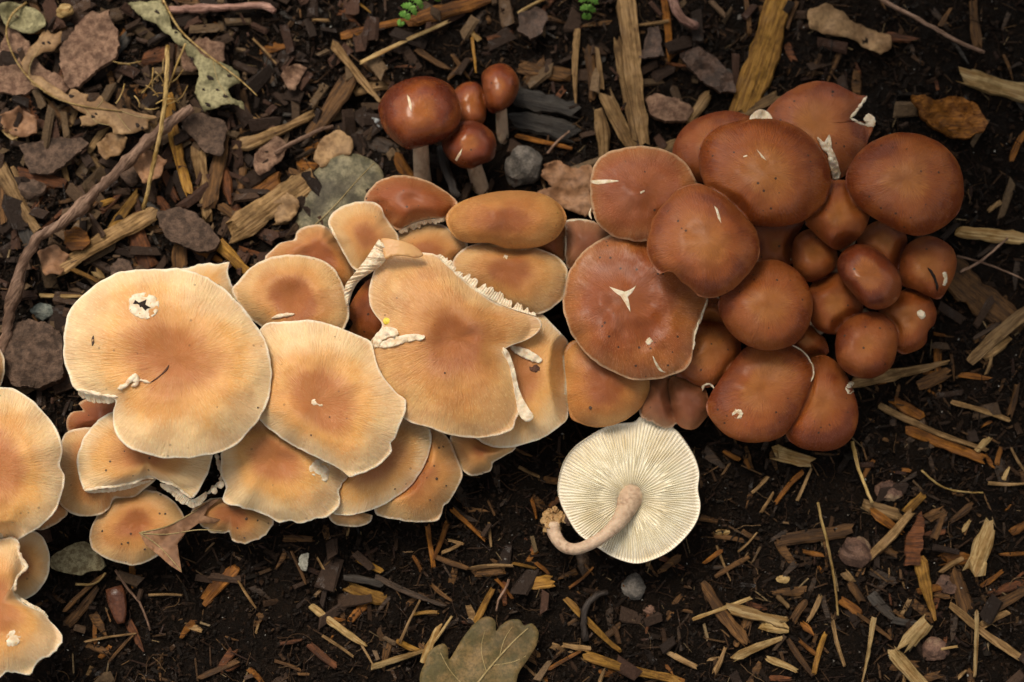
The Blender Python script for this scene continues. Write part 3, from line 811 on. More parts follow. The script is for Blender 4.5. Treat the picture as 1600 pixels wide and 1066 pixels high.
M('D3', (975, 470), [(880, 482), (884, 440), (895, 414), (915, 389), (940, 373), (975, 360), (1015, 360), (1060, 390), (1090, 430), (1106, 467), (1096, 495), (1086, 520), (1083, 545), (1081, 565), (1070, 579), (1045, 588), (1020, 593), (990, 593), (960, 582), (930, 566), (905, 541), (888, 512)], 32, 9, 'rust', 'broad red brown cap with a white three pointed star crack', a=2.3, b=0.8, dep=1.5, dw=0.3, lump=1.2, wave=0.8, anchor=LE, rough=0.38)
M('D10', (1198, 475), [(1123, 485), (1126, 462), (1143, 436), (1165, 418), (1190, 407), (1216, 407), (1242, 420), (1260, 440), (1269, 465), (1269, 490), (1261, 515), (1245, 535), (1220, 546), (1190, 547), (1160, 536), (1137, 515)], 37, 13, 'brown', 'smooth ball shaped brown cap below the egg shaped cap', a=2.7, b=0.55, th=3.5, rim=False, anchor=LE)
M('D1', (1002, 298), [(924, 275), (930, 255), (945, 240), (970, 232), (1000, 228), (1030, 232), (1056, 242), (1073, 258), (1087, 280), (1095, 310), (1080, 345), (1050, 370), (1010, 378), (985, 376), (958, 369), (935, 351), (926, 330), (922, 300)], 38, 9, 'rust', 'reddish brown cap with a white crack at its edge beside the dry leaf scraps', a=2.4, b=0.75, anchor=LE, lump=1.0, th=1.0)
M('D11', (1192, 268), [(1091, 250), (1095, 225), (1110, 205), (1140, 192), (1175, 186), (1212, 187), (1246, 198), (1271, 218), (1289, 245), (1298, 275), (1294, 305), (1276, 330), (1250, 348), (1215, 355), (1180, 353), (1148, 342), (1115, 315), (1098, 282)], 46, 16, 'brown', 'big round glossy brown cap at the top of the clump', a=2.6, b=0.6, th=3.5, rim=False, anchor=LE, rough=0.33, cw=0.25)
M('D2', (1105, 372), [(1011, 387), (1015, 360), (1025, 334), (1045, 310), (1065, 293), (1086, 287), (1111, 294), (1137, 311), (1162, 335), (1181, 360), (1188, 385), (1184, 407), (1167, 431), (1146, 452), (1120, 464), (1094, 463), (1078, 449), (1065, 440), (1054, 428), (1044, 424), (1030, 428), (1018, 410)], 52, 11, 'brown', 'egg shaped brown cap with a nibbled lower edge and small white crack', a=2.4, b=0.75, anchor=LE, th=1.0, lump=0.8, cw=0.1)

# ---- the four small ones behind
M('E2', (735, 158), [(708, 145), (724, 130), (745, 129), (758, 143), (760, 165), (757, 190), (740, 198), (720, 192), (708, 170)], 15, 6, 'dark', 'small glossy red brown cap squeezed behind the largest of the four small mushrooms', a=2.6, b=0.6, th=2.5, rim=False, root=(738, 188), rough=0.3)
M('E4', (780, 132), [(752, 120), (762, 106), (780, 99), (798, 105), (811, 125), (809, 146), (796, 166), (776, 177), (762, 172), (757, 150)], 20, 10, 'dark', 'small glossy cap on a pale stem at the back of the four small mushrooms', a=2.7, b=0.55, th=3, rim=False, root=(786, 222), rough=0.3, stem_r=2.2)
M('E3', (733, 222), [(690, 222), (704, 201), (725, 189), (750, 192), (771, 209), (776, 230), (769, 250), (752, 257), (737, 264), (718, 261), (700, 247)], 23, 10, 'dark', 'low glossy red brown cap in front of the other three small mushrooms', a=2.7, b=0.55, th=3, rim=False, root=(757, 305), rough=0.3, stem_r=3.0)
M('E1', (655, 172), [(591, 176), (596, 155), (610, 137), (635, 124), (665, 119), (695, 127), (712, 144), (721, 170), (719, 190), (706, 208), (690, 220), (665, 228), (640, 234), (619, 223), (602, 206)], 30, 14, 'dark', 'largest and shiniest of the four small mushrooms with a white split', a=2.7, b=0.55, th=4, rim=False, root=(662, 300), rough=0.27, stem_r=3.0)

for k in CAPS:
    build_cap(k)
    if k.key in ('E1', 'E2', 'E3', 'E4'):
        k.empty['group'] = 'four small mushrooms'
CAP = {k.key: k for k in CAPS}

def covered(px, py, margin=0):
    for k in CAPS:
        th, r, R = polar(k, np.float64(px), np.float64(py))
        if r < R + k.bul - margin:
            return True
    return False

# ------------------------------------------------------------------ torn flesh, scars and other marks on the caps
def sheet(name, poly, zf, thick, mat, parent=None, step=6, loc=None, smooth=True, curve=True, rag=0.0, kind=None, frac=0.0):
    """a thin solid of any outline (given as photograph pixels), its height by zf(px, py)"""
    poly = np.asarray(poly, float)
    if curve: poly = catmull(poly, True, 4)
    if frac:                               # broken, uneven outline
        nx = np.roll(poly, -1, 0)
        pp = []
        for p, q in zip(poly, nx):
            m = max(1, int(np.hypot(*(q - p)) / 4.0))
            pp += [p + (q - p) * i / m for i in range(m)]
        poly = np.array(pp)
        sd = random.uniform(0, 99)
        ii = np.arange(len(poly))
        poly = poly + frac * np.stack([fbm(ii * 0.33 + sd, ii * 0.0, 3, 3), fbm(ii * 0.33 + sd, ii * 0.0 + 7, 4, 3)], -1)
    if rag:
        poly = poly + rng.uniform(-rag, rag, poly.shape)
    n = len(poly)
    x0, y0 = poly.min(0); x1, y1 = poly.max(0)
    gx, gy = np.meshgrid(np.arange(x0, x1, step), np.arange(y0, y1, step))
    pts = np.stack([gx.ravel(), gy.ravel()], -1) + rng.uniform(-step * 0.25, step * 0.25, (gx.size, 2))
    a, b = poly, np.roll(poly, -1, 0)
    keep = []
    for q in pts:
        c = ((a[:, 1] > q[1]) != (b[:, 1] > q[1]))
        xi = (b[:, 0] - a[:, 0]) * (q[1] - a[:, 1]) / (b[:, 1] - a[:, 1] + 1e-12) + a[:, 0]
        if (c & (q[0] < xi)).sum() % 2 == 1 and np.hypot(*(poly - q).T).min() > step * 0.4:
            keep.append(q)
    allp = np.concatenate([poly, np.array(keep).reshape(-1, 2)])
    vo, eo, fo, *_ = delaunay_2d_cdt([Vector(p) for p in allp], [(i, (i + 1) % n) for i in range(n)], [], 1, 1e-4)
    xy = np.array([tuple(v) for v in vo])
    z = zf(xy[:, 0], xy[:, 1])
    topv = P(xy[:, 0], xy[:, 1], z)
    botv = topv - np.array([0, 0, thick])
    N = len(xy)
    F = []
    edges = {}
    for f in fo:
        f = list(f)
        ar = sum(xy[f[i]][0] * xy[f[(i + 1) % len(f)]][1] - xy[f[(i + 1) % len(f)]][0] * xy[f[i]][1] for i in range(len(f)))
        if ar > 0: f = f[::-1]            # image y is down: clockwise in pixels is up in the place
        F.append(tuple(f))
        F.append(tuple(i + N for i in f[::-1]))
        for i in range(len(f)):
            e = (f[i], f[(i + 1) % len(f)])
            edges[e] = True
    for (p, q) in list(edges):
        if (q, p) not in edges:
            F.append((q, p, p + N, q + N))
    V = np.concatenate([topv, botv])
    if loc is None and parent is None:
        loc = V.mean(0); loc[2] = V[:, 2].min()
    elif loc is None:
        loc = np.array(parent.location)
    o = mesh_obj(name, V, F, mat, parent, smooth, loc)
    if kind: o['kind'] = kind
    return o

HOLE_SHADE_NEEDLE = rough_mat('hole_shade_needle', (0.012, 0.007, 0.005), (0.03, 0.016, 0.01), 300, 0.8, 0.0005, 0.2)  # near black for shade painted in holes, also the dark needle

SLIT = rough_mat('slit_brown', (0.06, 0.022, 0.01), (0.12, 0.045, 0.02), 300, 0.7, 0.0004, 0.2)

def onk(k, lift):
    return lambda x, y: top(k, x, y) + lift

def blob(c, rx, ry, n=10, rot=0.0, j=0.18):
    out = []
    for i in range(n):
        a = 2 * math.pi * i / n
        r = 1 + random.uniform(-j, j)
        x, y = rx * r * math.cos(a), ry * r * math.sin(a)
        out.append((c[0] + x * math.cos(rot) - y * math.sin(rot), c[1] + x * math.sin(rot) + y * math.cos(rot)))
    return out

def scar(key, poly, name='scar', lift=0.0003, mat=None, step=3, rag=0.8, curve=True):
    k = CAP[key]
    sd = random.uniform(0, 50)
    if name in ('white_scar', 'white_blotch', 'round_white_scar', 'pale_dot', 'pale_nick', 'white_nick', 'bruise', 'stain'):
        zf = lambda x, y: top(k, x, y) + lift * 0.30 + 0.00032 * fbm(x / 4.5 + sd, y / 4.5, 6, 3)
    else:
        zf = onk(k, lift * 0.5)
    return sheet(name, poly, zf, 0.0006, mat or M_FLESH, k.cap, step, k.g, True, curve, rag)

def ridge(key, pts, r, name='torn_edge', lift=0.0, jit=0.35, step=2.2, mat=None, squash=0.7, taper=True):
    """a ragged lip of broken flesh following the cap"""
    k = CAP[key]
    c = catmull(pts, False, 10)
    d = np.concatenate([[0], np.cumsum(np.hypot(*np.diff(c, axis=0).T))])
    n = max(5, int(d[-1] / step))
    u = np.linspace(0, d[-1], n)
    x, y = np.interp(u, d, c[:, 0]), np.interp(u, d, c[:, 1])
    x = x + 0.35 * r * fbm(u * 0.12, u * 0, 5, 3); y = y + 0.35 * r * fbm(u * 0.12, u * 0 + 9, 6, 3)
    z = top(k, x, y) + lift + 0.15 * r * S
    q = np.arange(n)
    sd = random.uniform(0, 99)
    rad = r * S * (1 + jit * fbm(q * 0.45 + sd, q * 0.0, 2, 3))
    if taper:
        rad = rad * np.clip(np.minimum(np.arange(n), np.arange(n)[::-1]) / 3 + 0.2, 0, 1)
    v, f = tube(P(x, y, z), rad, 8, True, jit * 0.3, squash)
    return mesh_obj(name, v, f, mat or M_FLESH, k.cap, True, k.g)

def pleats(key, pts, wd, name='gill_edge', lift=0.0, side=1, drop=0.0012, pitch=3.0, rj=0.12):
    """a strip of exposed gills: a pleated ribbon hanging outwards from a broken edge"""
    k = CAP[key]
    c = catmull(pts, False, 12)
    d = np.concatenate([[0], np.cumsum(np.hypot(*np.diff(c, axis=0).T))])
    n = max(8, int(d[-1] / (pitch / 2)))
    u = np.linspace(0, d[-1], n)
    x, y = np.interp(u, d, c[:, 0]), np.interp(u, d, c[:, 1])
    tx, ty = np.gradient(x), np.gradient(y)
    L = np.hypot(tx, ty) + 1e-9
    nx, ny = -ty / L * side, tx / L * side
    env = np.sin(np.linspace(0, math.pi, n)) ** 0.4
    wj = wd * env * (0.85 + rj * fbm(np.arange(n) * 0.35, np.arange(n) * 0.0, 7, 2))
    z0 = top(k, x, y)
    V, F = [], []
    rows = 4
    for r in range(rows + 1):
        q = r / rows
        zz = z0 + lift - drop * q + np.where(np.arange(n) % 2 == 0, 0.00012, -0.00018) * min(1, q * 3)
        V.append(P(x + nx * wj * q, y + ny * wj * q, zz))
    for r in range(rows):
        for i in range(n - 1):
            F.append((r * n + i, r * n + i + 1, (r + 1) * n + i + 1, (r + 1) * n + i))
    B = len(F)
    Vt = np.concatenate(V)
    N = len(Vt)
    F += [tuple(i + N for i in f[::-1]) for f in F[:B]]
    Vb = Vt - np.array([0, 0, 0.0005])
    o = mesh_obj(name, np.concatenate([Vt, Vb]), F, M_FLESH, k.cap, False, k.g)
    return o

def crumb(key, c, r, mat, name='dirt_crumb', h=0.6):
    k = CAP[key]
    if name == 'dirt_crumb': r *= 0.48
    z = float(top(k, np.array([c[0]]), np.array([c[1]]))[0])
    p = P(c[0], c[1], z)
    V, F = ico_lump(r * S, h, 0.25)
    o = mesh_obj(name, V + p, F, mat, k.cap, False, k.g)
    return o

def ico_lump(r, h=0.6, j=0.2, sub=1):
    import bmesh
    bm = bmesh.new()
    bmesh.ops.create_icosphere(bm, subdivisions=sub + 1, radius=1)
    bm.verts.ensure_lookup_table()
    sd = random.random() * 100
    V = []
    for v in bm.verts:
        c = v.co
        q = 1 + j * float(fbm(np.float64(c.x * 1.3 + sd), np.float64(c.y * 1.3 + c.z * 1.7), 5, 2))
        V.append((c.x * r * q, c.y * r * q, c.z * r * q * h))
    F = [tuple(v.index for v in f.verts) for f in bm.faces]
    bm.free()
    return np.array(V), F

# the largest pale cap: scar with a hole painted on, slit with curled flesh
scar('B1', [(201, 476), (204, 464), (216, 458), (232, 459), (246, 467), (248, 480), (243, 491), (229, 499), (213, 495), (203, 487)], 'white_scar', 0.0004)
scar('B1', [(211, 469), (217, 473), (222, 471), (229, 468), (227, 476), (235, 481), (229, 482), (227, 486), (222, 480), (219, 482), (217, 476), (208, 475)], 'hole_shade', 0.0007, HOLE_SHADE_NEEDLE, 2, 0.3, False)  # flat dark patch stands in for the shaded depth of the hole
scar('B1', [(264, 570), (262, 578), (252, 587), (240, 596), (234, 598), (246, 589), (256, 580)], 'slit', 0.0003, SLIT, 2, 0.2)
ridge('B1', [(184, 608), (195, 604), (203, 597), (212, 588), (213, 598), (205, 603)], 4.0, lift=0.0006)
ridge('B1', [(214, 594), (224, 595), (236, 599)], 2.2, lift=0.0003)
ridge('B1', [(120, 610), (135, 611), (152, 616), (168, 618), (184, 621)], 2.4, jit=0.5)
pleats('B1', [(184, 622), (165, 620), (146, 617), (122, 611)], 14, 'gill_edge', -0.0016, -1, 0.002, 2.4)
scar('B1', [(143, 530), (146, 524), (147, 534), (144, 541)], 'stain', 0.0002, BARK_DARK, 2, 0.2)
# fan cap, blotched cap and their neighbours
scar('B3', [(486, 628), (492, 624), (497, 631), (504, 632), (502, 635), (494, 634), (489, 633)], 'pale_nick', 0.0003)
scar('B4', [(483, 731), (488, 722), (497, 718), (508, 718), (516, 726), (515, 737), (511, 750), (505, 752), (499, 746), (488, 742)], 'white_blotch', 0.0003)
ridge('B2', [(425, 498), (438, 494), (450, 493), (460, 491)], 3.2, 'torn_edge', 0.0004)
ridge('B5', [(132, 767), (150, 764), (175, 760), (205, 755), (225, 747), (240, 748)], 2.6)
ridge('B5', [(250, 752), (272, 758), (288, 770), (300, 779)], 2.4)
pleats('B5', [(250, 755), (270, 760), (290, 775), (302, 780), (322, 768)], 16, 'gill_edge', -0.002, 1, 0.0025, 2.6)
pleats('B5', [(134, 768), (150, 766), (180, 762), (215, 754), (236, 750)], 7, 'gill_edge', -0.001, 1, 0.0012, 2.4)
ridge('B4', [(338, 708), (343, 725), (347, 745), (340, 758), (328, 768), (322, 772)], 3.6, 'torn_edge', -0.004)
crumb('B4', (346, 757), 6, M_FLESH, 'flesh_curl')
crumb('B4', (335, 767), 5, M_FLESH, 'flesh_curl')
scar('A5', blob((20, 998), 11, 14, 12, 0.3, 0.1), 'round_white_scar', 0.0003)
pleats('A5', [(24, 928), (32, 938), (45, 947), (60, 954), (75, 966)], 6, 'gill_edge', 0.0002, -1, 0.001, 3.5)
ridge('A5', [(30, 850), (30, 862), (36, 878), (42, 887), (32, 895), (24, 908), (22, 924)], 2.8, jit=0.5)
# the torn cap
pleats('C2', [(683, 399), (700, 416), (722, 436), (745, 453), (770, 470), (800, 483), (838, 494)], 13, 'gill_edge', 0.0006, -1, 0.0008, 4.0, 0.6)
ridge('C2', [(683, 399), (700, 416), (722, 436), (745, 453), (770, 469), (800, 482)], 1.7, jit=0.3)
def flap(key, poly, lift, amp=0.0007, name='torn_flesh', rag=0.8, cell=5.0):
    k = CAP[key]
    sd = random.uniform(0, 50)
    return sheet(name, poly, lambda x, y: top(k, x, y) + lift + amp * fbm(x / cell + sd, y / cell, 6, 2), 0.0012, M_FLESH, k.cap, 2.5, k.g, True, True, rag)
flap('C2', [(583, 542), (584, 530), (590, 519), (600, 511), (612, 511), (622, 517), (620, 525), (608, 526), (598, 532), (592, 541)], 0.0012)
flap('C2', [(590, 540), (604, 531), (622, 525), (642, 522), (662, 524), (660, 531), (640, 533), (625, 538), (606, 543)], 0.0009)
flap('C2', [(785, 544), (794, 549), (803, 572), (809, 600), (815, 618), (824, 635), (833, 648), (831, 656), (820, 658), (810, 645), (806, 625), (801, 598), (795, 570)], 0.0006, 0.0004, 'torn_flap', 0.3, 9)
flap('C3', [(797, 540), (812, 542), (830, 549), (846, 560), (843, 567), (828, 563), (812, 556), (803, 550)], 0.0010, 0.0005)
scar('C3', blob((836, 577), 8, 6, 9, 0.6, 0.3), 'hole_shade', 0.0003, SLIT, 2, 1.0)  # dark brown patch laid on top, painting the shade inside a hole
# the fold turned over at its top
kf = CAP['C2']
def fold_z(x, y): return 0.046 + 0.0012 * np.sin((x - 590) / 18.0)
sheet('folded_flap', [(596, 373), (620, 375), (645, 383), (661, 397), (650, 402), (630, 399), (612, 400), (602, 404), (598, 390)], fold_z, 0.0010, CAP['C6'].cap.data.materials[0], kf.cap, 4, kf.g)
fl = bpy.data.objects['folded_flap']
set_polar(fl, np.tile((1, 0, 0.8), (len(fl.data.vertices), 1)))
at = fl.data.attributes.new('edge', 'FLOAT', 'POINT')
at.data.foreach_set('value', np.full(len(fl.data.vertices), 18.0, np.float32))
def strip(name, k, left, right, n, mat, z0, z1):
    """pleated strip between two pixel lines"""
    l, r = catmull(left, False, 12), catmull(right, False, 12)
    u = np.linspace(0, 1, n)
    il = np.linspace(0, 1, len(l)); ir = np.linspace(0, 1, len(r))
    lx, ly = np.interp(u, il, l[:, 0]), np.interp(u, il, l[:, 1])
    rx, ry = np.interp(u, ir, r[:, 0]), np.interp(u, ir, r[:, 1])
    m = 6
    V = []
    for q in np.linspace(0, 1, m):
        x, y = lx + (rx - lx) * q, ly + (ry - ly) * q
        rw = fbm(np.arange(n) * 0.42 + 0.8 * q, np.arange(n) * 0 + 3, 4, 2)
        z = z0 + (z1 - z0) * u + 0.0016 * math.sin(q * math.pi) + 0.0007 * rw
        V.append(P(x, y, z))
    F = []
    for r_ in range(m - 1):
        for i in range(n - 1):
            F.append((r_ * n + i, r_ * n + i + 1, (r_ + 1) * n + i + 1, (r_ + 1) * n + i))
    B = len(F); Vt = np.concatenate(V); N = len(Vt)
    F += [tuple(i + N for i in f[::-1]) for f in F[:B]]
    return mesh_obj(name, np.concatenate([Vt, Vt - np.array([0, 0, 0.0006])]), F, mat, k.cap, False, k.g)
strip('folded_gills', kf, [(592, 373), (572, 404), (553, 428), (540, 445), (538, 462), (541, 478)], [(604, 386), (601, 408), (582, 424), (562, 438), (551, 455), (545, 476)], 110, M_FLESH, 0.0455, 0.034)
pleats('C8', [(697, 341), (675, 342), (652, 347), (636, 354), (622, 362)], 10, 'gill_edge', 0.0004, -1, 0.0010, 3.0, 0.4)
ridge('C6', [(516, 352), (522, 364), (527, 376)], 2.2)
scar('C11', blob((790, 402), 3.5, 3.5), 'pale_dot', 0.0003)
ridge('C13', [(885, 346), (905, 344), (922, 346)], 1.8)
ridge('C13', [(884, 366), (885, 385), (883, 400)], 1.6)
# cracks and dots on the dark caps
scar('D3', [(952, 448), (964, 452), (976, 456), (986, 452), (994, 446), (988, 457), (981, 464), (984, 476), (985, 488), (977, 474), (970, 463), (961, 457)], 'star_crack', 0.0003, None, 2, 0.0, False)
scar('D3', blob((1014, 533), 5, 5.5), 'pale_dot', 0.0003)
scar('D3', [(1020, 556), (1027, 568), (1034, 578), (1040, 582), (1030, 579), (1023, 567)], 'edge_crack', 0.0003, None, 2, 0.2)
ridge('D3', [(1106, 468), (1096, 495), (1086, 520), (1083, 546)], 2.0, jit=0.5)
scar('D2', [(1116, 322), (1121, 326), (1125, 338), (1127, 349), (1122, 341), (1119, 330)], 'crack', 0.0003, None, 2, 0.1, False)
scar('D11', [(1182, 233), (1190, 241), (1198, 251), (1190, 246)], 'crack', 0.0003, None, 2, 0.1, False)
scar('D11', [(1161, 244), (1167, 242), (1168, 244), (1162, 246)], 'crack', 0.0003, None, 2, 0.1, False)
scar('D1', [(925, 282), (940, 281), (955, 281), (967, 283), (950, 286), (935, 288), (925, 286)], 'edge_crack', 0.0003, None, 2, 0.1)
scar('D1', [(1000, 300), (1007, 297), (1007, 300), (1001, 303)], 'crack', 0.0003, None, 2, 0.1, False)
ridge('D1', [(924, 325), (922, 335), (925, 343)], 1.8)
scar('D8', blob((1153, 647), 8, 7.5, 12, 0, 0.12), 'pale_dot', 0.0003)
ridge('D8', [(1236, 539), (1254, 549), (1268, 568), (1271, 584), (1267, 596)], 1.5, 'pale_rim', 0.0002, 0.1)
ridge('D7', [(1098, 612), (1100, 603), (1108, 600), (1115, 606), (1117, 613)], 1.8)
scar('D9', [(1322, 604), (1328, 596), (1335, 598), (1331, 606), (1334, 612), (1327, 616), (1323, 612)], 'white_nick', 0.0004)
ridge('D13', [(1355, 151), (1346, 164), (1338, 174), (1329, 184)], 2.6)
ridge('D13', [(1329, 185), (1340, 191), (1352, 196), (1364, 197)], 2.4)
scar('D13', [(1350, 184), (1357, 178), (1365, 182), (1368, 192), (1364, 198), (1354, 194)], 'gill_flap', 0.0012)
flap('D13', [(1278, 214), (1288, 222), (1296, 211), (1300, 231), (1308, 250), (1313, 274), (1303, 279), (1297, 258), (1293, 240), (1284, 231)], 0.0012)
flap('D12', [(1172, 188), (1177, 177), (1189, 171), (1201, 176), (1207, 187), (1195, 192)], 0.0060, 0.0003, 'gill_flap', 0.2, 8)
scar('D21', [(1473, 427), (1478, 425), (1481, 434), (1479, 444), (1473, 446), (1475, 436)], 'crescent_cut', 0.0004)
ridge('D21', [(1450, 419), (1457, 427), (1462, 438), (1465, 455)], 2.2, 'dark_needle', 0.0006, 0.1, mat=HOLE_SHADE_NEEDLE)
crumb('D22', (1439, 492), 7, M_FLESH, 'white_crumb')
scar('E1', [(636, 148), (640, 152), (643, 162), (643, 174), (639, 166), (637, 156)], 'split', 0.0003, None, 2, 0.1, False)
scar('E3', [(711, 250), (715, 242), (722, 232), (720, 242), (714, 252)], 'split', 0.0003, None, 2, 0.1, False)
crumb('D4', (923, 637), 6, BARK_DARK)
for key, c, r in (('B13', (682, 748), 5), ('B13', (697, 759), 3), ('B13', (672, 781), 3), ('B12', (617, 764), 3), ('B3', (486, 680), 3), ('B3', (515, 652), 2.5),
                  ('C2', (695, 583), 3), ('B8', (200, 848), 4), ('B8', (190, 850), 3), ('B8', (160, 830), 4), ('B8', (226, 858), 4), ('B8', (258, 803), 4),
                  ('B10', (385, 811), 5), ('B10', (371, 825), 3.5), ('B10', (382, 840), 3.5), ('D23', (1320, 525), 4), ('B1', (403, 637), 3), ('D13', (1301, 144), 5)):
    crumb(key, c, r, BARK_DARK)
o = crumb('C2', (605, 502), 6, rough_mat('yellow_petal', (0.75, 0.55, 0.04), (0.85, 0.68, 0.08), 200, 0.5, 0.0002, 0.0), 'yellow_petal', 0.4)
o.parent = None
o.matrix_parent_inverse = Matrix.Identity(4)
tag(o, 'tiny bright yellow petal scrap on the torn orange tan cap', 'petal')

# ------------------------------------------------------------------ the upturned mushroom
def upturned():
    c = np.array((984.0, 778.0))
    out = [(872, 760), (880, 725), (897, 700), (925, 680), (955, 664), (990, 660), (1000, 652), (1030, 656), (1055, 672), (1070, 690), (1085, 715), (1092, 740), (1090, 765), (1094, 790), (1088, 815), (1070, 840), (1045, 862), (1015, 876), (990, 880), (960, 871), (935, 856), (905, 835), (888, 810), (876, 785)]
    NG = 132
    n = NG * 6
    th = np.arange(n) * 2 * math.pi / n
    R = ray_radius(c, catmull(out, True, 8), th)
    # gill positions wander a little and split towards the rim
    warp = th + 0.010 * fbm(np.cos(th) * 5, np.sin(th) * 5, 3, 2)
    g0 = G(984, 800)
    base = g0[2] + 0.006
    nr = 46
    V, PO = [], []
    cs, sn = np.cos(th), np.sin(th)
    for i in range(nr + 1):
        t = 0.10 + 0.90 * i / nr
        wob = 0.012 * np.sin(t * 9 + 5 * np.sin(th * 3)) * t
        saw1 = np.abs(((warp + wob * 0.4) * NG / (2 * math.pi)) % 1 - 0.5) * 2
        saw2 = np.abs(((warp + wob * 0.4) * NG / 2 / (2 * math.pi)) % 1 - 0.5) * 2
        blend = np.clip((t - 0.30 - 0.22 * hsh(np.floor(th * 40), np.zeros(n), 2)) / 0.12, 0, 1)
        rid = (saw1 ** 1.3) * blend + (saw2 ** 1.3) * (1 - blend)
        amp = 0.0015 * np.clip((1.0 - t) / 0.06, 0.0, 1) * np.clip((t - 0.08) / 0.1, 0, 1)
        bowl = 0.0135 - 0.002 * (1 - t) + 0.003 * np.sin(t * math.pi) - 0.0005 * t ** 2 + 0.0015 * np.sin(3 * th + 1) * t ** 2
        z = base + bowl + amp * (rid - 1)
        px, py = c[0] + cs * R * t, c[1] + sn * R * t
        V.append(P(px, py, z))
        PO.append(np.stack([cs, sn, np.full(n, t)], -1))
    F = []
    idx = np.arange(n)
    for i in range(nr):
        a, b = i * n, (i + 1) * n
        F += np.stack([a + idx, a + (idx + 1) % n, b + (idx + 1) % n, b + idx], -1).tolist()
    F.append(list(range(n)))
    e = empty('mushroom', g0)
    tag(e, 'upturned mushroom lying on the soil with cream gills and a bent stem', 'mushroom')
    m, nn, b = new_mat('cream_gills')
    a_ = attr(nn, 'polar')
    sp = nn.nodes.new('ShaderNodeSeparateXYZ')
    nn.links.new(a_.outputs['Vector'], sp.inputs[0])
    tc = nn.nodes.new('ShaderNodeTexCoord').outputs['Object']
    f = noise(nn, mapping(nn, a_.outputs['Vector'], (40, 40, 1.5)), 2.0, 3)
    g = noise(nn, tc, 60, 3)
    col = ramp(nn, f, [(0.3, (0.86, 0.78, 0.58)), (0.65, (0.93, 0.89, 0.77))])
    col = mix(nn, ramp(nn, sp.outputs['Z'], [(0.75, 0.0), (0.98, 0.55)]), col, (0.82, 0.75, 0.64))
    col = mix(nn, math_(nn, 'MULTIPLY', ramp(nn, g, [(0.5, 0.0), (0.7, 1.0)]), 0.3), col, (0.68, 0.54, 0.30))
    nn.links.new(col, b.inputs['Base Color'])
    b.inputs['Roughness'].default_value = 0.75
    go = mesh_obj('gills', np.concatenate(V), F, m, e, False, g0)
    go['kind'] = 'stuff'
    set_polar(go, np.concatenate(PO))
    # the skin of the cap, underneath
    na = 160
    th = np.arange(na) * 2 * math.pi / na
    R = ray_radius(c, catmull(out, True, 8), th) 
    cs, sn = np.cos(th), np.sin(th)
    V, F, PO = [], [], []
    for i, (t, zz) in enumerate(((1.0, 0.0142), (1.008, 0.0138), (1.006, 0.0128), (0.93, 0.009), (0.75, 0.005), (0.5, 0.002), (0.2, 0.0))):
        V.append(P(c[0] + cs * R * t, c[1] + sn * R * t, base + zz + 0.0015 * np.sin(3 * th + 1) * min(t, 1) ** 2 - 0.0003))
        PO.append(np.stack([cs, sn, np.full(na, min(t, 1.0) if i < 3 else t * 0.9)], -1))
    for i in range(6):
        for q in range(na):
            F.append((i * na + q, i * na + (q + 1) % na, (i + 1) * na + (q + 1) % na, (i + 1) * na + q))
    F.append(tuple(6 * na + q for q in range(na)))
    co = mesh_obj('cap', np.concatenate(V), [f[::-1] for f in F], cap_mat('pale', 77, 0, 0.45, True, 0.22, 110), e, True, g0)
    set_polar(co, np.concatenate(PO))
    at = co.data.attributes.new('edge', 'FLOAT', 'POINT')
    at.data.foreach_set('value', np.where(np.arange(7 * na) < 3 * na, 0.0, 30.0).astype(np.float32))
    # bent stem
    pp = [(986, 776), (978, 796), (966, 816), (948, 834), (925, 849), (900, 858), (880, 853), (867, 836), (864, 820)]
    rr = [23, 15.5, 12, 10, 9, 9, 9.5, 10.5, 11.5]
    hh = [9.0, 15, 20, 22, 21, 17, 13, 10, 9]
    cc = catmull(np.array(pp, float), False, 6)
    uu = np.linspace(0, len(pp) - 1, len(cc))
    rad = np.interp(uu, range(len(pp)), rr) * S
    hz = base + np.interp(uu, range(len(pp)), hh) * 1e-3
    v, f = tube(P(cc[:, 0], cc[:, 1], hz), rad, 16, True, 0.03)
    so = mesh_obj('stem', v, f, stem_mat('bent_stem_skin', (0.60, 0.43, 0.29), (0.22, 0.11, 0.06)), e, True, g0)
    tuft = stem_mat('dirty_stem_base', (0.42, 0.25, 0.10), (0.07, 0.035, 0.018))
    for (x, y, r, hz_) in ((862, 810, 11, 9), (855, 806, 7, 8), (872, 804, 8, 8), (864, 822, 10, 9), (878, 810, 6, 8), (850, 812, 4, 9), (858, 800, 4, 9), (868, 797, 4, 9), (856, 818, 5, 10)):
        V, F = ico_lump(r * S, 0.9, 0.75, 2)
        mesh_obj('soil_tuft', V + P(x, y, base + hz_ * 1e-3), F, tuft, e, False, g0)
    V, F = ico_lump(8 * S, 0.7, 0.5, 2)
    mesh_obj('dirt_crumb', V + P(889, 812, base + 0.010), F, BARK_DARK, e, False, g0)
upturned()

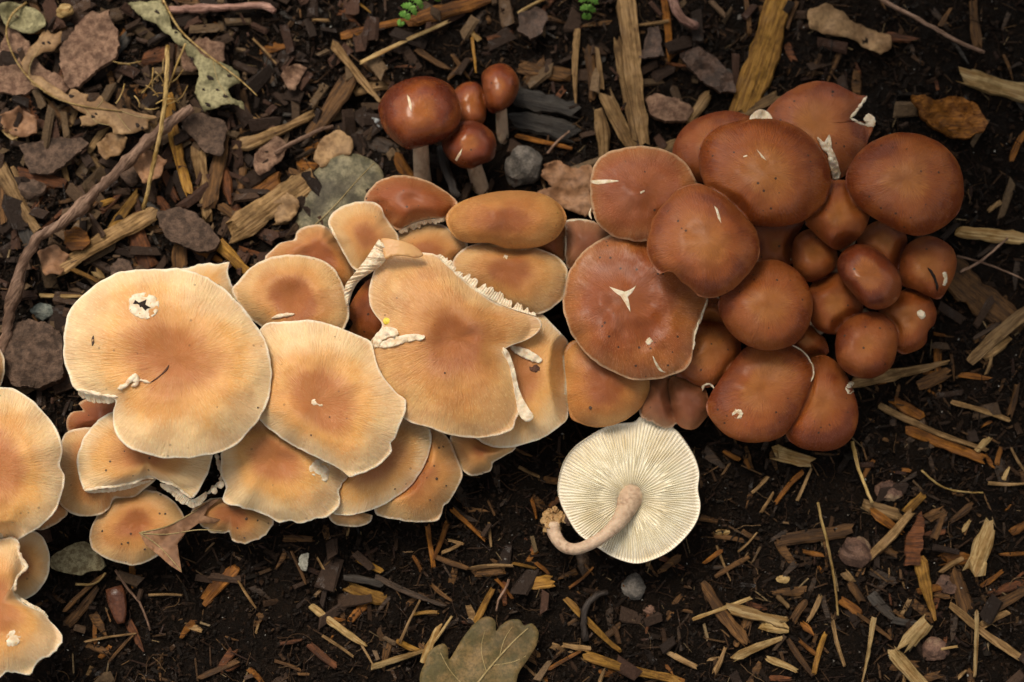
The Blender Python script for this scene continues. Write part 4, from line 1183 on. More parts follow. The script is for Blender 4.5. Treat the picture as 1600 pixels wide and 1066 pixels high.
# ------------------------------------------------------------------ litter
MARKS = [((985, 770), 'the upturned mushroom'), ((750, 1020), 'the olive oak leaf'), ((530, 310), 'the grey oval leaf'), ((690, 190), 'the four small mushrooms'),
         ((820, 265), 'the grey stone'), ((295, 357), 'the flat grey bark flake'), ((985, 110), 'the long split plank'), ((1550, 130), 'the rotten pale branch'),
         ((1530, 460), 'the dark slab'), ((1333, 862), 'the round pink pebble'), ((1540, 855), 'the square pale chip'), ((120, 873), 'the cone scale'),
         ((185, 950), 'the shiny brown bud case'), ((130, 165), 'the skeleton oak leaf'), ((335, 130), 'the lacy green leaf'), ((140, 30), 'the pink bark flakes'),
         ((30, 440), 'the jointed grey twig'), ((70, 487), 'the green grey pebble'), ((650, 10), 'the green fern tip'), ((920, 10), 'the lobed green leaflet'),
         ((1320, 45), 'the pale crumpled leaf'), ((1485, 180), 'the curled orange bark'), ((1185, 960), 'the wide pale split chip'), ((990, 918), 'the grey brown pebble'),
         ((1420, 1010), 'the crossed pale chips'), ((1380, 640), 'the long leaning stick'), ((1180, 80), 'the broad mossy plank'), ((640, 920), 'the dark twisted root'),
         ((470, 878), 'the striped white shell scrap'), ((850, 910), 'the sawn orange block')]
def near(px, py):
    d = [math.hypot(m[0][0] - px, m[0][1] - py) for m in MARKS]
    i = np.argsort(d)
    return MARKS[i[0]][1], MARKS[i[1]][1], MARKS[i[2]][1]
TONE = {'pale': 'pale cream', 'tan': 'tan', 'yellow': 'yellow brown', 'orange': 'orange brown', 'brown': 'brown', 'dark': 'blackish', 'grey': 'dark grey', 'red': 'red brown'}

def chip_mesh(L, W, T, seed, taper=0.0, ragged=1.0):
    r = random.Random(seed)
    n = max(4, min(12, int(L / 0.003)))
    prof = [(-0.5, 0.0), (-0.38, 0.42), (0.0, 0.5), (0.38, 0.40), (0.5, 0.02), (0.30, -0.5), (-0.30, -0.5)]
    m = len(prof)
    prof = [(y + r.uniform(-0.08, 0.08), z + r.uniform(-0.14, 0.14)) for y, z in prof]
    endj = [[r.uniform(-1, 1) for _ in prof] for _ in (0, 1)]
    bend, twist = r.uniform(-0.04, 0.04), r.uniform(-0.25, 0.25)
    V, F = [], []
    edge = [0.0, 0.0]
    for i in range(n + 1):
        u = i / n
        ws = 1.0 - taper * u
        ws *= 1 + r.uniform(-0.10, 0.10)
        edge = [0.6 * edge[0] + r.uniform(-0.07, 0.07), 0.6 * edge[1] + r.uniform(-0.07, 0.07)]
        if i in (0, n): ws *= r.uniform(0.72, 1.0)
        for q, (y, z) in enumerate(prof):
            x = (u - 0.5) * L
            if i == 0: x += endj[0][q] * W * 0.45 * ragged
            if i == n: x += endj[1][q] * W * 0.45 * ragged
            yy = y * W * ws + (edge[0] if y < 0 else edge[1]) * W + bend * L * math.sin(u * math.pi)
            zz = z * T * (0.8 + 0.2 * ws) + 0.10 * T * r.uniform(-1, 1)
            a = twist * (u - 0.5)
            V.append((x, yy * math.cos(a) - zz * math.sin(a), yy * math.sin(a) + zz * math.cos(a)))
    for i in range(n):
        for q in range(m):
            p = (q + 1) % m
            F.append((i * m + q, i * m + p, (i + 1) * m + p, (i + 1) * m + q))
    F.append(tuple(range(m)))
    F.append(tuple(n * m + q for q in range(m - 1, -1, -1)))
    return np.array(V), [f[::-1] for f in F]

LABELS = {}
def chip(x1, y1, x2, y2, wpx, kind, label=None, lift=0.0, taper=0.0, name='wood_chip', thick=None, ragged=1.0, roll=None, mat=None):
    wpx = max(wpx, 3)
    T = (thick if thick else min(0.32 * wpx, 11)) * S
    T = max(T, 0.0009)
    u = np.linspace(0, 1, 7)
    xs, ys = x1 + (x2 - x1) * u, y1 + (y2 - y1) * u
    g = G(xs, ys)
    # rest on the two highest supports along the length
    A = np.polyfit(u, g[:, 2], 1)
    res = (g[:, 2] - (A[0] * u + A[1])).max()
    off = 0.35 * res + 0.30 * T + lift
    p1, p2 = P(x1, y1, A[1] + off), P(x2, y2, A[0] + A[1] + off)
    d = p2 - p1
    L = float(np.linalg.norm(d))
    X = Vector(d).normalized()
    Z = Vector((0, 0, 1))
    Z = (Z - X * Z.dot(X)).normalized()
    ro = roll if roll is not None else random.uniform(-0.22, 0.22)
    Y = Z.cross(X)
    Y, Z = Y * math.cos(ro) + Z * math.sin(ro), Z * math.cos(ro) - Y * math.sin(ro)
    mid = Vector((p1 + p2) / 2)
    mw = Matrix(((X.x, Y.x, Z.x, mid.x), (X.y, Y.y, Z.y, mid.y), (X.z, Y.z, Z.z, mid.z), (0, 0, 0, 1)))
    V, F = chip_mesh(L, wpx * S, T, random.random(), taper, ragged)
    o = mesh_obj(name, V, F, mat or WOOD[kind], None, False, None, mw)
    lpx = math.hypot(x2 - x1, y2 - y1)
    if label is None:
        ratio = lpx / wpx
        if lpx < 26: nm = 'small %s wood crumb' if ratio < 3 else 'tiny %s wood splinter'
        elif ratio > 6: nm = 'thin %s wood splinter' if lpx < 70 else 'long thin %s wood splinter'
        elif ratio > 3: nm = 'narrow %s wood chip' if lpx < 70 else 'long narrow %s wood chip'
        else: nm = 'stubby %s wood chip' if lpx < 60 else 'broad %s wood chip'
        nm = nm % TONE[kind]
        a_, b_, c_ = near((x1 + x2) / 2, (y1 + y2) / 2)
        for label in (nm + ' near ' + a_, nm + ' between ' + a_ + ' and ' + b_, nm + ' on the soil between ' + b_ + ' and ' + c_):
            label = label if len(label.split()) <= 16 else nm + ' beside ' + a_
            if label not in LABELS: break
        LABELS[label] = 1
    tag(o, label, 'wood chip', 'wood chips in the mulch')
    return o

def stick(pts, r, mat, label, name='twig', cat='twig', lift=0.0, taper=0.2, knots=0, arch=0.0, nseg=7, group=None, zlist=None, step=7):
    c = catmull(np.array(pts, float), False, 8)
    d = np.concatenate([[0], np.cumsum(np.hypot(*np.diff(c, axis=0).T))])
    n = max(4, int(d[-1] / step))
    u = np.linspace(0, 1, n)
    x, y = np.interp(u * d[-1], d, c[:, 0]), np.interp(u * d[-1], d, c[:, 1])
    x = x + rng.normal(0, 0.10 * r, n); y = y + rng.normal(0, 0.10 * r, n)
    g = G(x, y)[:, 2]
    # stiff: follow only the broad lie of the ground
    A = np.polyfit(u, g, min(3, n - 1))
    gs = np.polyval(A, u)
    z = gs + np.clip((g - gs).max(), 0, 0.002) * 0.5 + 0.6 * r * S + lift + arch * np.sin(u * math.pi)
    rad = r * S * (1 - taper * u) * (1 + rng.uniform(-0.08, 0.08, n))
    for _ in range(knots):
        q = random.uniform(0.05, 0.95)
        rad = rad * (1 + 0.45 * np.exp(-((u - q) * d[-1] / (r * 1.3)) ** 2))
    p = P(x, y, z)
    v, f = tube(p, rad, nseg, True, 0.05)
    loc = Vector(p.mean(0))
    dirv = Vector(p[-1] - p[0]).normalized()
    q = dirv.to_track_quat('X', 'Z')
    mw = Matrix.Translation(loc) @ q.to_matrix().to_4x4()
    inv = np.array(mw.inverted())
    vl = v @ inv[:3, :3].T + inv[:3, 3]
    o = mesh_obj(name, vl, [a[::-1] for a in f], mat, None, True, None, mw)
    return tag(o, label, cat, group)

def flake(name, poly, mat, label, cat, lift=0.001, thick=0.0015, curl=0.0, step=8, rag=0.8, group=None, parent=None, tilt=(0, 0), bumpy=0.6, curve=True, flat=True, frac=2.2):
    pa = np.asarray(poly, float)
    c = pa.mean(0)
    R = np.hypot(*(pa - c).T).max()
    zs = G(pa[:, 0], pa[:, 1])[:, 2]
    base = float(np.percentile(zs, 70)) + lift + thick
    sd = random.uniform(0, 90)
    def zf(x, y):
        r2 = ((x - c[0]) ** 2 + (y - c[1]) ** 2) / R ** 2
        return base + curl * r2 + S * (tilt[0] * (x - c[0]) + tilt[1] * (y - c[1])) + bumpy * 0.001 * fbm(x / 22 + sd, y / 22, 4, 3)
    o = sheet(name, poly, zf, thick, mat, parent, step, None, not flat, curve, rag, None, frac)
    if parent is None:
        tag(o, label, cat, group)
    o.select_set(False)
    return o, zf

def vein(parent, pts, r, zf, mat, name='vein'):
    c = catmull(np.array(pts, float), False, 6)
    z = zf(c[:, 0], c[:, 1]) + 0.3 * r * S
    v, f = tube(P(c[:, 0], c[:, 1], z), np.linspace(r, r * 0.5, len(c)) * S, 5)
    return mesh_obj(name, v, [a[::-1] for a in f], mat, parent, True, np.array(parent.location))

def stone(poly_c, rx, ry, mat, label, cat='stone', h=0.6, j=0.22, rot=0.0, sub=2, lift=0.0, name='pebble'):
    g = G(poly_c[0], poly_c[1])
    V, F = ico_lump(1.0, 1.0, j, sub)
    V = V * np.array([rx, ry, min(rx, ry) * h]) * S
    # a few chipped faces
    for _ in range(5):
        nrm = np.array([random.uniform(-1, 1), random.uniform(-1, 1), random.uniform(-0.2, 1)]); nrm /= np.linalg.norm(nrm)
        lim = 0.80 * np.abs(V @ nrm).max()
        dd = V @ nrm - lim
        V = V - np.clip(dd, 0, None)[:, None] * nrm
    ca, sa = math.cos(-rot), math.sin(-rot)
    V = np.stack([V[:, 0] * ca - V[:, 1] * sa, V[:, 0] * sa + V[:, 1] * ca, V[:, 2]], -1)
    loc = np.array(g) + np.array([0, 0, min(rx, ry) * h * S * 0.45 + lift])
    o = mesh_obj(name, V + loc, F, mat, None, False, loc)
    return tag(o, label, cat)

# ---- leaves
o, zf = flake('oak_leaf', [(655, 1062), (662, 1040), (668, 1022), (680, 1010), (692, 1006), (700, 1015), (701, 1030), (712, 1015), (728, 990), (745, 970), (762, 963), (774, 970), (775, 985), (782, 978), (795, 970), (812, 968), (818, 978), (832, 975), (842, 988), (838, 1008), (826, 1030), (812, 1050), (805, 1075), (800, 1100), (760, 1125), (700, 1120), (665, 1100)],
    LEAF_OLIVE, 'olive brown lobed oak leaf lying on the dark soil below the clump', 'leaf', 0.004, 0.0005, 0.003, 9, 0.0, flat=False, bumpy=0.9, frac=0.8)
RIB = rough_mat('pale_leaf_rib', (0.30, 0.22, 0.09), (0.40, 0.30, 0.14), 200, 0.6, 0.0003, 0.0)
vein(o, [(715, 1110), (760, 1050), (800, 1005), (825, 982)], 2.0, zf, RIB, 'midrib')
for q in ([(760, 1050), (752, 1015), (758, 985)], [(735, 1082), (705, 1050), (688, 1020)], [(780, 1028), (788, 1000), (800, 980)], [(770, 1040), (800, 1035), (822, 1025)]):
    vein(o, q, 1.0, zf, RIB)
o, zf = flake('oval_leaf', [(600, 285), (598, 268), (588, 255), (570, 245), (548, 240), (522, 246), (498, 262), (478, 286), (464, 315), (459, 345), (462, 372), (480, 375), (520, 365), (560, 340), (590, 312)],
    LEAF_GREY, 'grey green oval leaf with dark blotches under the tan caps', 'leaf', 0.005, 0.0005, -0.004, 9, 0.0, flat=False, bumpy=0.5, frac=0.5)
vein(o, [(470, 372), (520, 325), (560, 280), (585, 255)], 1.3, zf, RIB, 'midrib')
o, zf = flake('skeleton_leaf', [(34, 97), (44, 77), (60, 62), (72, 45), (79, 52), (95, 50), (97, 64), (85, 78), (66, 82), (53, 91), (46, 105), (51, 118), (66, 122), (82, 135), (106, 146), (112, 140), (122, 140), (136, 148), (132, 156), (150, 158), (157, 150), (173, 166), (200, 172), (230, 180), (246, 185), (229, 192), (231, 203), (216, 204), (200, 211), (178, 210), (172, 195), (155, 190), (143, 199), (125, 198), (124, 185), (138, 180), (120, 172), (104, 160), (75, 148), (50, 130), (35, 113)],
    LEAF_TAN, 'nibbled tan oak leaf skeleton curling over the pink bark flakes', 'leaf', 0.007, 0.0005, 0.0, 7, 0.6, flat=False, curve=False)
SK = zf
for c, r in (((68, 68), 3.5), ((76, 66), 3), ((112, 150), 4), ((145, 182), 3.5), ((150, 178), 2.5), ((215, 196), 4), ((222, 200), 2.5)):
    sheet('hole_shade', blob(c, r, r * 0.7, 8, 0.5, 0.35), lambda x, y: SK(x, y) + 0.0002, 0.0003, HOLE_SHADE_NEEDLE, o, 2)  # dark patches on the leaf paint the shade of nibbled gaps
for q in ([(130, 166), (150, 190), (172, 196)], [(150, 170), (160, 158), (158, 152)], [(180, 174), (195, 195), (205, 206)], [(45, 122), (48, 100), (62, 75)], [(190, 174), (215, 182), (240, 186)]):
    vein(o, q, 0.8, SK, RIB)
vein(o, [(42, 4), (20, 22), (10, 50), (20, 85), (45, 122), (85, 152), (130, 166), (190, 174)], 2.2, lambda x, y: zf(x, y) + 0.0003, STRAW, 'midrib')
o, zf = flake('lacy_leaf', [(200, 6), (225, 2), (252, 0), (262, 20), (270, 45), (290, 60), (305, 75), (322, 88), (345, 97), (374, 114), (372, 130), (356, 138), (365, 152), (382, 160), (383, 175), (366, 162), (346, 165), (331, 172), (318, 175), (313, 160), (305, 146), (305, 126), (311, 108), (296, 90), (285, 75), (268, 58), (240, 38), (215, 25)],
    LEAF_GREEN, 'lacy grey green leaf remains hanging from a straw', 'leaf', 0.007, 0.0005, 0.0, 7, 1.0, flat=False, curve=False)
vein(o, [(255, 0), (280, 45), (320, 82), (375, 125), (402, 150)], 2.0, lambda x, y: zf(x, y) + 0.0005, STRAW, 'midrib')
LACY, LACYZ = o, zf
vein(o, [(333, 95), (340, 125), (360, 160)], 0.9, zf, RIB)
for c, r in (((328, 122), 6), ((325, 163), 5), ((352, 150), 4), ((340, 140), 3), ((318, 140), 3), ((300, 92), 4), ((275, 50), 3), ((245, 18), 4), ((358, 118), 3.5), ((345, 108), 3)):
    sheet('hole_shade', blob(c, r, r * 0.6, 8, 0.5, 0.35), lambda x, y: zf(x, y) + 0.0002, 0.0003, HOLE_SHADE_NEEDLE, o, 2)  # leaf is not pierced, its gaps are shade painted as dark patches
flake('dry_leaf', [(850, 256), (872, 250), (895, 262), (925, 258), (930, 280), (922, 300), (930, 325), (915, 340), (890, 330), (868, 322), (850, 318), (840, 300), (862, 290), (848, 275)],
    LEAF_BROWN, 'crumpled brown dry leaf scraps between the grey stone and the clump', 'leaf', 0.004, 0.0005, 0.004, 6, 1.6, flat=False, bumpy=2.6, curve=False)
flake('crumpled_leaf', [(1262, 16), (1285, 5), (1312, 14), (1335, 34), (1362, 45), (1393, 55), (1392, 74), (1376, 86), (1350, 73), (1330, 61), (1300, 56), (1266, 46)],
    LEAF_TAN, 'pale crumpled leaf lying behind the torn brown cap', 'leaf', 0.002, 0.0005, 0.003, 8, 0.6, flat=False, bumpy=3.0, curve=False)
flake('dry_leaf', [(500, 222), (515, 206), (535, 205), (552, 215), (550, 240), (530, 243), (505, 262), (490, 250)], LEAF_TAN, 'tan torn leaf scrap above the grey oval leaf', 'leaf', 0.004, 0.0005, 0.003, 7, 0.8, flat=False)
flake('dry_leaf', [(284, 186), (310, 177), (336, 185), (356, 200), (346, 242), (326, 241), (306, 225), (290, 205)], BARK_GREY, 'grey brown leaf scrap below the lacy green leaf', 'leaf', 0.005, 0.0006, 0.002, 7, 0.8, flat=False)
flake('dry_leaf', [(440, 118), (452, 102), (468, 100), (479, 108), (470, 125), (458, 142), (448, 135)], BARK_PINK, 'small crinkled brown leaf crumb on bare black soil', 'leaf', 0.003, 0.0005, 0.003, 5, 0.6, flat=False, bumpy=2.0)
flake('dry_leaf', [(0, 8), (30, 5), (60, 18), (70, 35), (55, 52), (30, 48), (8, 38)], LEAF_GREEN, 'greenish leaf curl in the midrib loop of the skeleton leaf', 'leaf', 0.003, 0.0005, 0.004, 7, 0.5, flat=False, bumpy=1.5)
flake('dry_leaf', [(400, 240), (430, 215), (446, 222), (440, 250), (410, 272), (398, 262)], BARK_PINK, 'pinkish leaf scrap beside the thick splintered chip', 'leaf', 0.004, 0.0005, 0.003, 7, 0.5, flat=False)
# leaf stuck on the speckled cap
kb = CAP['B8']
def lz(x, y): return np.maximum(top(kb, x, y), 0.018) + 0.0012 + 0.0015 * np.abs((y - 832) / 40.0) + 0.0006 * fbm(x / 14, y / 14, 8, 2)
o = sheet('dry_leaf', [(217, 832), (232, 830), (255, 826), (275, 815), (300, 800), (330, 782), (346, 778), (325, 795), (318, 806), (345, 812), (335, 818), (310, 818), (290, 832), (277, 850), (279, 866), (284, 895), (266, 884), (248, 868), (228, 852)], lz, 0.0005, LEAF_BROWN, None, 5, None, True, False, 0.5)
tag(o, 'dry brown leaf fragment stuck across the dirt speckled orange cap', 'leaf')
for q in ([(217, 833), (260, 835), (310, 828), (350, 830)], [(220, 834), (250, 855), (284, 893)], [(220, 832), (262, 822), (310, 796)]):
    vein(o, q, 1.2, lz, RIB)
# fern tips
def fern(base, tip, n, wmax, label, name):
    b0, t0 = np.array(base, float), np.array(tip, float)
    d = (t0 - b0); L = np.hypot(*d); d /= L
    nrm = np.array([-d[1], d[0]])
    zb = float(G(tip[0], max(tip[1], 0))[2])
    def zf(x, y):
        u = ((x - b0[0]) * d[0] + (y - b0[1]) * d[1]) / L
        v = np.abs((x - b0[0]) * nrm[0] + (y - b0[1]) * nrm[1])
        return zb + 0.022 - 0.012 * u ** 2 - 0.0022 * (v / wmax) ** 2 * 2 + 0.0004 * fbm(x / 5, y / 5, 3, 2)
    first = None
    spine = [b0 + nrm * 1.2, t0, b0 - nrm * 1.2]
    first = sheet(name, spine, zf, 0.0003, FERN, None, 3, None, True, False)
    tag(first, label, 'leaf')
    for i in range(n):
        u = (i + 0.4) / n
        for sd in (-1, 1):
            p = b0 + d * L * u
            w_ = wmax * (1 - u) ** 0.6 * random.uniform(0.85, 1.1)
            ax = (nrm * sd * 0.86 + d * 0.5); ax /= np.hypot(*ax)
            bx = np.array([-ax[1], ax[0]])
            hw = L / n * 0.50
            poly = [p - bx * hw * 0.5]
            for q in (0.25, 0.5, 0.75):
                poly += [p + ax * w_ * q - bx * hw * (1.0 - 0.5 * q), p + ax * w_ * (q + 0.06) - bx * hw * (0.62 - 0.4 * q)]
            poly += [p + ax * w_]
            for q in (0.75, 0.5, 0.25):
                poly += [p + ax * w_ * (q + 0.06) + bx * hw * (0.62 - 0.4 * q), p + ax * w_ * q + bx * hw * (1.0 - 0.5 * q)]
            poly += [p + bx * hw * 0.5]
            sheet('leaflet', poly, zf, 0.0003, FERN, first, 4, None, True, False)
fern((672, -34), (621, 43), 6, 26, 'bright green toothed fern tip hanging in above the orange plank', 'fern_tip')
fern((690, -40), (682, 4), 4, 20, 'second green fern tip beside the toothed fern tip', 'fern_tip')
fern((922, -40), (916, 33), 5, 30, 'bright green lobed leaflet beside the long split plank', 'fern_tip')
flake('dry_leaf', [(283, 75), (320, 60), (352, 68), (350, 95), (330, 110), (290, 112), (283, 95)], BARK_PINK, 'reddish leaf scrap half under the lacy green leaf', 'leaf', 0.003, 0.0005, 0.003, 6, 1.0, flat=False, bumpy=2.0, curve=False)
flake('dry_leaf', [(0, 178), (30, 168), (52, 180), (60, 205), (35, 214), (8, 208)], LEAF_BROWN, 'rust brown leaf scrap below the flat pinkish bark flake', 'leaf', 0.003, 0.0005, 0.004, 6, 1.0, flat=False, bumpy=2.2, curve=False)
flake('dry_leaf', [(150, 225), (178, 205), (200, 215), (190, 240), (165, 252)], LEAF_TAN, 'pale torn leaf scrap under the jointed grey twig', 'leaf', 0.003, 0.0005, 0.004, 6, 1.0, flat=False, bumpy=2.2, curve=False)
flake('dry_leaf', [(205, 250), (235, 235), (262, 250), (250, 280), (222, 285)], LEAF_BROWN, 'curled brown leaf scrap beside the long vertical straw', 'leaf', 0.004, 0.0005, 0.005, 6, 1.0, flat=False, bumpy=2.2, curve=False)
flake('dry_leaf', [(425, 320), (450, 300), (470, 315), (455, 345), (430, 352)], LEAF_TAN, 'tan leaf scrap at the end of the thick splintered chip', 'leaf', 0.004, 0.0005, 0.004, 6, 1.0, flat=False, bumpy=2.0, curve=False)
flake('dry_leaf', [(60, 395), (85, 380), (108, 398), (100, 425), (72, 430)], LEAF_BROWN, 'brown leaf scrap between the grey twig and the diagonal chip', 'leaf', 0.003, 0.0005, 0.004, 6, 1.0, flat=False, bumpy=2.0, curve=False)

# ---- bark flakes, stones, odd things
flake('bark_flake', [(15, 38), (38, 58), (48, 75), (62, 100), (82, 112), (120, 130), (100, 145), (50, 140), (25, 150), (0, 145), (-10, 112), (0, 70)], BARK_PINK, 'flat pinkish bark flake under the skeleton leaf', 'bark', 0.002, 0.0022, 0.001, 8, 1.2, curve=False)
flake('bark_flake', [(110, 48), (140, 20), (172, 18), (175, 38), (186, 60), (180, 88), (160, 105), (130, 126), (110, 140), (100, 130), (95, 100), (93, 78), (108, 60)], BARK_PINK, 'big pale pink grainy bark flake beside the cream wood lump', 'bark', 0.005, 0.0025, 0.001, 8, 1.2, curve=False)
flake('bark_flake', [(246, 330), (262, 326), (290, 325), (306, 332), (326, 350), (344, 375), (339, 388), (325, 393), (300, 389), (270, 379), (252, 362)], BARK_GREY, 'smooth flat grey bark flake pointed at one end', 'bark', 0.006, 0.003, -0.001, 8, 0.4, bumpy=0.3, curve=False)
flake('bark_slab', [(5, 525), (25, 505), (50, 500), (72, 505), (96, 520), (100, 560), (95, 592), (60, 607), (20, 602), (3, 575)], BARK_GREY, 'dark grey bark slab beside the largest pale cap', 'bark', 0.003, 0.006, -0.001, 9, 1.5, bumpy=1.2, curve=False)
flake('bark_flake', [(100, 362), (118, 355), (136, 362), (140, 378), (130, 392), (110, 392), (100, 380)], WOOD['orange'], 'small orange bark flake next to the diagonal tan chip', 'bark', 0.004, 0.0015, 0.001, 6, 0.5, curve=False)
flake('bark_flake', [(172, 420), (185, 402), (200, 405), (209, 425), (190, 440), (174, 436)], BARK_GREY, 'rounded triangular grey bark flake above the largest pale cap', 'bark', 0.005, 0.002, 0, 6, 0.4, curve=False)
flake('bark_flake', [(30, 228), (80, 215), (128, 215), (140, 225), (110, 250), (80, 270), (45, 270)], BARK_GREY, 'wide grey brown bark flake under the skeleton leaf tip', 'bark', 0.003, 0.002, 0.001, 7, 1.0, curve=False)
flake('bark_flake', [(1424, 150), (1440, 146), (1465, 156), (1500, 150), (1530, 165), (1546, 190), (1538, 205), (1505, 218), (1480, 212), (1455, 195), (1435, 175)], WOOD['orange'], 'curled orange bark piece on the dark soil behind the clump', 'bark', 0.003, 0.002, 0.006, 7, 1.0, bumpy=2.5, curve=False)
flake('bark_flake', [(1008, 155), (1030, 148), (1060, 156), (1085, 172), (1070, 190), (1040, 190), (1015, 178)], BARK_PINK, 'curved pale bark scrap beside the long split plank', 'bark', 0.003, 0.003, -0.004, 6, 1.0, curve=False)
flake('bark_flake', [(1060, 85), (1090, 75), (1120, 90), (1145, 120), (1150, 145), (1125, 145), (1095, 125)], BARK_DARK, 'wet dark bark flap beside the broad mossy plank', 'bark', 0.003, 0.002, 0.004, 7, 1.0, bumpy=2.0, curve=False)
flake('bark_flake', [(1432, 812), (1442, 800), (1443, 850), (1436, 884), (1414, 884), (1418, 840)], WOOD['red'], 'upright red brown bark strip above the tapered yellow chip', 'bark', 0.002, 0.002, 0.001, 6, 0.6, curve=False)
flake('bark_flake', [(810, 20), (835, 10), (855, 22), (850, 50), (830, 62), (808, 45)], BARK_DARK, 'dark brown bark flake beside the lobed green leaflet', 'bark', 0.003, 0.002, 0.001, 7, 1.0, curve=False)
flake('bark_flake', [(1000, 90), (1012, 45), (1030, 42), (1035, 85), (1020, 92)], BARK_DARK, 'dark grey bark flake leaning on the long split plank', 'bark', 0.003, 0.002, 0.001, 7, 0.8, curve=False)
flake('cone_scale', [(78, 880), (90, 862), (110, 852), (133, 848), (150, 858), (163, 880), (158, 892), (140, 894), (125, 899), (105, 894), (85, 890)], SCALE, 'yellowish grainy cone scale lying under the speckled orange cap', 'cone scale', 0.004, 0.0015, -0.003, 5, 0.5, bumpy=0.6)
flake('shell_scrap', [(466, 878), (470, 867), (479, 863), (482, 872), (479, 889), (473, 890)], rough_mat('striped_shell', (0.30, 0.28, 0.22), (0.55, 0.52, 0.42), 900, 0.6, 0.0008, 0.0), 'small white striped shell scrap on the black soil', 'shell', 0.003, 0.0008, -0.001, 4, 0.2)
V, F = tube(G(np.array([178, 181, 184, 187, 189]), np.array([918, 930, 946, 962, 974]), 0.003), np.array([14, 15, 14, 11, 6]) * S, 12, True, 0.06, 0.6)
o = mesh_obj('bud_case', V, [f[::-1] for f in F], rough_mat('shiny_bud', (0.10, 0.035, 0.018), (0.17, 0.065, 0.032), 150, 0.25, 0.0006, 0.3), None, True, V.mean(0))
tag(o, 'shiny red brown bud case half sunk in the black soil', 'bud')
stone((820, 265), 35, 33, STONE_GREY, 'angular grey stone between the small mushrooms and dry leaf scraps', h=0.7)
stone((70, 487), 26, 15, STONE_GREEN, 'small green grey pebble above the dark grey bark slab', rot=0.1)
stone((1334, 862), 25, 24, STONE_PINK, 'round pink pebble with cream streaks beside the long straw', h=0.8)
stone((1479, 914), 18, 15, STONE_PINK, 'smooth pink pebble under the tapered yellow chip', rot=0.5)
stone((990, 918), 19, 22, STONE_GREY, 'flat grey brown pebble below the upturned mushroom')
stone((1015, 953), 10, 8, STONE_PINK, 'tiny reddish pebble below the grey brown pebble')
stone((1460, 1015), 22, 20, STONE_PINK, 'dull red stone beside the crossed pale chips')
stone((1388, 768), 22, 18, STONE_PINK, 'dark reddish stone between the long leaning stick and round pebble')
stone((108, 27), 15, 12, WOOD['pale'], 'cream wood lump at the tip of the pink bark flake', 'wood lump', name='wood_lump', lift=0.006)
stone((1155, 28), 0.1 + 6, 5, STONE_GREY, 'tiny grey pebble beside the broad mossy plank')
stone((205, 275), 22, 16, BARK_GREY, 'purplish bark nugget beside the long vertical straw', 'bark', rot=1.2, name='bark_nugget', lift=0.002)
stone((55, 300), 24, 17, BARK_GREY, 'purplish grey bark nugget beside the grey twig joint', 'bark', name='bark_nugget', lift=0.002)
stone((1225, 905), 12, 7, WOOD['pale'], 'small cream wood crumb left of the long straw', 'wood lump', name='wood_lump')
stone((1127, 833), 13, 7, WOOD['pale'], 'small cream bone shaped crumb beside the upturned mushroom', 'wood lump', name='wood_lump')
stone((585, 195), 16, 10, rough_mat('white_mould', (0.35, 0.36, 0.36), (0.60, 0.62, 0.62), 900, 0.9, 0.002, 0.3), 'fluffy white mould patch beside the largest small mushroom', 'mould', h=0.6, j=0.6, sub=3, name='mould_patch', lift=0.002)

# ---- twigs and straws
stick([(302, 168), (262, 195), (230, 222), (190, 262), (160, 290), (130, 320), (95, 350), (62, 370), (48, 390), (36, 410), (26, 450), (15, 490), (8, 530), (-6, 570)], 8.0, TWIG, 'long jointed grey twig bending down past the diagonal tan chip', lift=0.007, knots=7, taper=-0.1, arch=0.004)
stick([(262, 16), (300, 14), (345, 12), (385, 9), (412, 8), (430, 18)], 6.5, TWIG_PINK, 'smooth pink twig beside the lacy green leaf', lift=0.004, knots=2)
stick([(262, 72), (260, 130), (252, 200), (240, 255), (224, 328)], 4.0, STRAW, 'long vertical pale straw crossing the grey twig', 'straw', 'straw', lift=0.012, arch=0.003)
stick([(290, 68), (275, 105), (262, 140)], 1.8, STRAW, 'short straw branching from the long vertical straw', 'straw', 'straw', lift=0.012)
stick([(1370, -5), (1400, 12), (1440, 33), (1500, 66), (1538, 82)], 4.0, TWIG, 'straight thin twig reaching in over the dark soil behind the clump', lift=0.006)
stick([(1278, 785), (1284, 815), (1292, 845), (1300, 885), (1306, 925), (1309, 962)], 2.4, STRAW, 'long fine pale straw beside the round pink pebble', 'straw', 'straw', lift=0.005)
stick([(1332, 690), (1338, 720), (1350, 755), (1363, 786)], 3.2, STRAW, 'bent straw hanging below the rusty brown cap', 'straw', 'straw', lift=0.006)
stick([(1048, -8), (1056, 14), (1068, 32), (1090, 40)], 9.0, TWIG_PINK, 'curved pinkish root end beside the long split plank', 'root', 'root', lift=0.004)
stick([(430, 240), (455, 225), (482, 212), (500, 203), (520, 198)], 4.0, TWIG, 'thin grey twig lying against the thick splintered chip', lift=0.006)
chip(540, 904, 598, 914, 11, 'grey', 'short charred root piece joined to the dark twisted root', 0.003)
chip(588, 902, 694, 946, 11, 'dark', 'dark twisted root on the soil above the oak leaf', 0.002, 0.4)
stick([(690, 232), (696, 262), (706, 290), (716, 310)], 9, ROOT_DARK, 'dark upright stick beside the stems of the small mushrooms', lift=0.006)
stick([(1500, 425), (1530, 410), (1560, 385), (1575, 372)], 2.2, TWIG, 'fine forked rootlet beside the dark slab', 'root', 'root', lift=0.005)
stick([(1495, 400), (1540, 412), (1585, 430), (1600, 438)], 1.8, TWIG, 'second fine rootlet above the dark slab', 'root', 'root', lift=0.005)
stick([(1440, 735), (1470, 760), (1500, 768), (1536, 770)], 1.8, STRAW, 'wavy hair root beside the dark reddish stone', 'root', 'root', lift=0.003)
